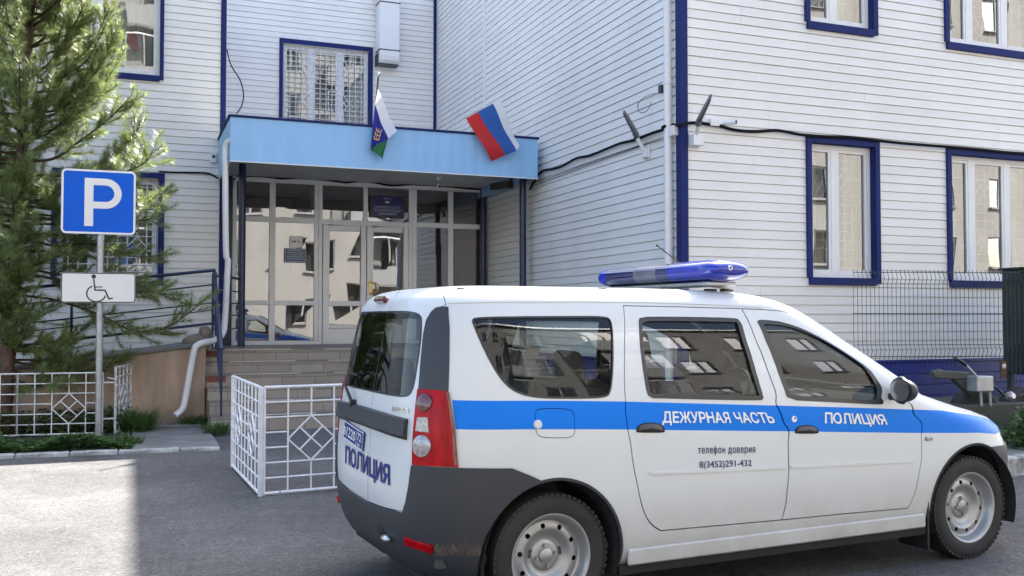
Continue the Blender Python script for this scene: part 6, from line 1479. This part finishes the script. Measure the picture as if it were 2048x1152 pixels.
for k in range(170):
    h = rng.uniform(.06, .97) if k > 40 else rng.uniform(.12, .62); i = h * (len(sp_) - 1); i0 = int(i); p = sp_[i0].lerp(sp_[min(i0 + 1, len(sp_) - 1)], i - i0)
    if p.z < .9 or (p.z < 3 and k % 3 == 0): continue
    az = rng.uniform(math.pi * .45, math.pi * 1.75); L_ = float(np.interp(p.z, [1, 2.5, 4, 6, 8.6], [1.2, 1.5, 1.3, 1.0, .25])) * rng.uniform(.55, 1.0); up = float(np.interp(p.z, [1, 3, 5, 9], [-.05, .15, .45, .9]))
    d = Vector((math.cos(az), math.sin(az), 0)); 
    if (p + d * L_).y > 14.6: L_ *= .5
    if (p + d * L_).y < 12.8 and p.z < 3.6: d.y = abs(d.y) * .3; d.normalize()
    branch([p, p + d * L_ * .35 + UZ * L_ * up * .15, p + d * L_ * .7 + UZ * L_ * up * .5, p + d * L_ + UZ * L_ * (up + .25)], .016, .3, dens_=.9, step=.09)
for k in range(30):
    i = rng.uniform(.10, .45) * (len(sp_) - 1); i0 = int(i); p = sp_[i0].lerp(sp_[min(i0 + 1, len(sp_) - 1)], i - i0); az = rng.uniform(-.8, -.33) * math.pi; L_ = rng.uniform(.35, .75); d = Vector((math.cos(az), math.sin(az), 0))
    if (p + d * L_).x > -.98: d.x = -abs(d.x); d.normalize()
    if p.z < 1.0: continue
    branch([p, p + d * L_ * .4 + UZ * .02, p + d * L_ * .75 + UZ * L_ * .12, p + d * L_ + UZ * L_ * .35], .011, .2, tl=(.12, .28), dens_=.8, step=.07)
for k in range(64):
    i = rng.uniform(.42, .93) * (len(sp_) - 1); i0 = int(i); p = sp_[i0].lerp(sp_[min(i0 + 1, len(sp_) - 1)], i - i0)
    if p.z < 3.35: continue
    az = rng.uniform(-.75, .35) * math.pi; L_ = float(np.interp(p.z, [3.3, 5, 7, 8.6], [1.15, 1.0, .6, .2])) * rng.uniform(.45, 1.0); d = Vector((math.cos(az), math.sin(az), 0)); up = .35 + .25 * rng.random()
    branch([p, p + d * L_ * .4 + UZ * L_ * up * .2, p + d * L_ * .75 + UZ * L_ * up * .6, p + d * L_ + UZ * L_ * (up + .3)], .013, .2, dens_=.8, step=.075)
BR.build("branches", 'twig_bark', pine, smooth=True, fix=False)
def leafmesh(name, V, F, m, parent=None, org=None):
    o = ORG[parent.name] if parent is not None else Vector(org); A = np.array([(p[0] - o.x, p[1] - o.y, p[2] - o.z) for p in V], np.float32); me = bpy.data.meshes.new(name)
    me.vertices.add(len(A)); me.vertices.foreach_set("co", A.ravel()); fl = np.array([i for f in F for i in f], np.int32); n_ = len(F[0]); me.loops.add(len(fl)); me.loops.foreach_set("vertex_index", fl)
    me.polygons.add(len(F)); me.polygons.foreach_set("loop_start", np.arange(0, len(fl), n_, dtype=np.int32)); me.polygons.foreach_set("loop_total", np.full(len(F), n_, np.int32)); me.update(calc_edges=True); me.materials.append(M[m])
    ob = bpy.data.objects.new(name, me); COL.objects.link(ob)
    if parent is not None: ob.parent = parent; ORG[ob.name] = o
    else: ob.location = o
    return ob
leafmesh("crown", NV, NF, 'needles', pine); print("needles", len(NF))
# ================================================================== LOW PLANTS
def leaf(V, F, p, d, ln, wd, curl=.25):
    d = Vector(d).normalized(); s_ = d.cross(UZ); s_ = s_.normalized() if s_.length > 1e-4 else Vector((1, 0, 0)); n = s_.cross(d); k = len(V)
    V.extend([p, p + d * ln * .5 + s_ * wd / 2 - n * ln * curl * .2, p + d * ln - n * ln * curl, p + d * ln * .5 - s_ * wd / 2 - n * ln * curl * .2]); F.append((k, k + 1, k + 2, k + 3))
def weeds(name, label, cat, area_, n_, hmax, ln, kind=None, group=None, org=None):
    V = []; F = []
    for _ in range(n_):
        x, y, sc = area_(); h = rng.random() ** .8 * hmax * sc; az = rng.uniform(0, 6.283); leaf(V, F, Vector((x, y, .02 + h)), (math.cos(az), math.sin(az), rng.uniform(-.1, .8)), ln * rng.uniform(.35, 1.5), ln * rng.uniform(.3, .7))
    o = leafmesh(name, V, F, 'weed', None, org); tag(o, label, cat, group, kind); return o
def bed():
    x = rng.uniform(-3.4, .02); y = 11.40 - (x + 1.2) * .055 + abs(rng.normal(0, .42)); return x, min(y, 12.95), .25 + 1.3 * abs(math.sin(x * 3.1) * math.cos(x * 1.3 + y * 2)) ** 1.4
weeds("ground_cover", "leafy green ground cover between the kerb and the white fence", "ground cover", bed, 7500, .12, .065, 'stuff', None, (-1.2, 12.2, 0))
def behind(): return rng.uniform(-3.4, .0), rng.uniform(12.8, 13.55), 1.0
weeds("shade_plants", "dark low plants at the foot of the ramp wall behind the fence", "ground cover", behind, 3500, .28, .08, 'stuff', None, (-1.2, 13.2, 0))
def tuft(cx, cy, r): 
    def f_():
        a = rng.uniform(0, 6.283); q = r * math.sqrt(rng.random()); return cx + q * math.cos(a), cy + q * math.sin(a) * .8, 1 - .6 * q / r
    return f_
def grass(name, label, cx, cy, r, n_, h):
    V = []; F = []
    for _ in range(n_):
        a = rng.uniform(0, 6.283); q = r * math.sqrt(rng.random()); az = rng.uniform(0, 6.283); leaf(V, F, Vector((cx + q * math.cos(a), cy + q * math.sin(a), .0)), (math.cos(az) * .45, math.sin(az) * .45, 1), h * rng.uniform(.5, 1.1), .012, .35)
    return tag(leafmesh(name, V, F, 'weed', None, (cx, cy, 0)), label, "grass tuft")
grass("grass_tuft", "tall grass tuft beside the peeling end panel of the left fence", .08, 13.0, .20, 500, .42)
grass("grass_tuft", "small grass tuft at the foot of the stair railing post", 1.0, 12.45, .16, 260, .22)
grass("grass_tuft", "grass tuft growing at the mouth of the bent downpipe", .80, 13.38, .2, 300, .24)
g2 = grass("grass_tuft", "sparse grass at the end of the bed next to the concrete apron", -.02, 11.7, .16, 220, .2)
V = []; F = []; bc = at(2050, 868, Y=7.25)
for _ in range(3800):
    a = rng.uniform(0, 6.283); q = rng.random() ** .4; ph = rng.uniform(0, 1.57); p = Vector((bc.x + .62 + .72 * q * math.cos(a) * math.cos(ph), 7.35 + .45 * q * math.sin(a) * math.cos(ph), .08 + .46 * q * math.sin(ph) * (1 + .2 * math.sin(a * 3)))); leaf(V, F, p, (rng.normal(), rng.normal(), rng.normal() + .4), .075 * rng.uniform(.6, 1.3), .04)
tag(leafmesh("bush", V, F, 'weed', None, (bc.x + .62, 7.35, 0)), "low green bush on the right pavement beyond the car's nose", "bush")
# loose grit and litter on the asphalt
V = []; F = []
for _ in range(2600):
    x = rng.uniform(-5, 7); y = rng.uniform(3.5, 11.0); r = abs(rng.normal(0, .0025)) + .002; n_ = 4; k = len(V); c = Vector((x, y, 0)); az = rng.uniform(0, 6.28)
    P_ = [c + Vector((r * 1.3 * math.cos(az + j * 1.57), r * math.sin(az + j * 1.57), .0)) for j in range(4)]; V.extend(P_ + [c + UZ * r * .9 + Vector((r * .2, 0, 0))])
    F += [(k, k + 1, k + 4), (k + 1, k + 2, k + 4), (k + 2, k + 3, k + 4), (k + 3, k, k + 4)]
M['grit'] = mat("pale_grit", (.16, .155, .15), .9, var=(3, .5, 3))
tag(leafmesh("loose_grit", V, F, 'grit', None, (1, 7, .001)), "loose grit scattered over the asphalt yard", "grit", kind='stuff')
V = []; F = []
for _ in range(46):
    x = rng.uniform(-3, 4.5); y = rng.uniform(4.2, 11.0); az = rng.uniform(0, 6.28); leaf(V, F, Vector((x, y, .006)), (math.cos(az), math.sin(az), .12), rng.uniform(.02, .045), rng.uniform(.012, .025), .1)
M['litter'] = mat("dry_leaf", (.07, .05, .03), .8); tag(leafmesh("fallen_leaves", V, F, 'litter', None, (1, 7, .001)), "small dry leaves scattered on the asphalt", "leaves", kind='stuff')
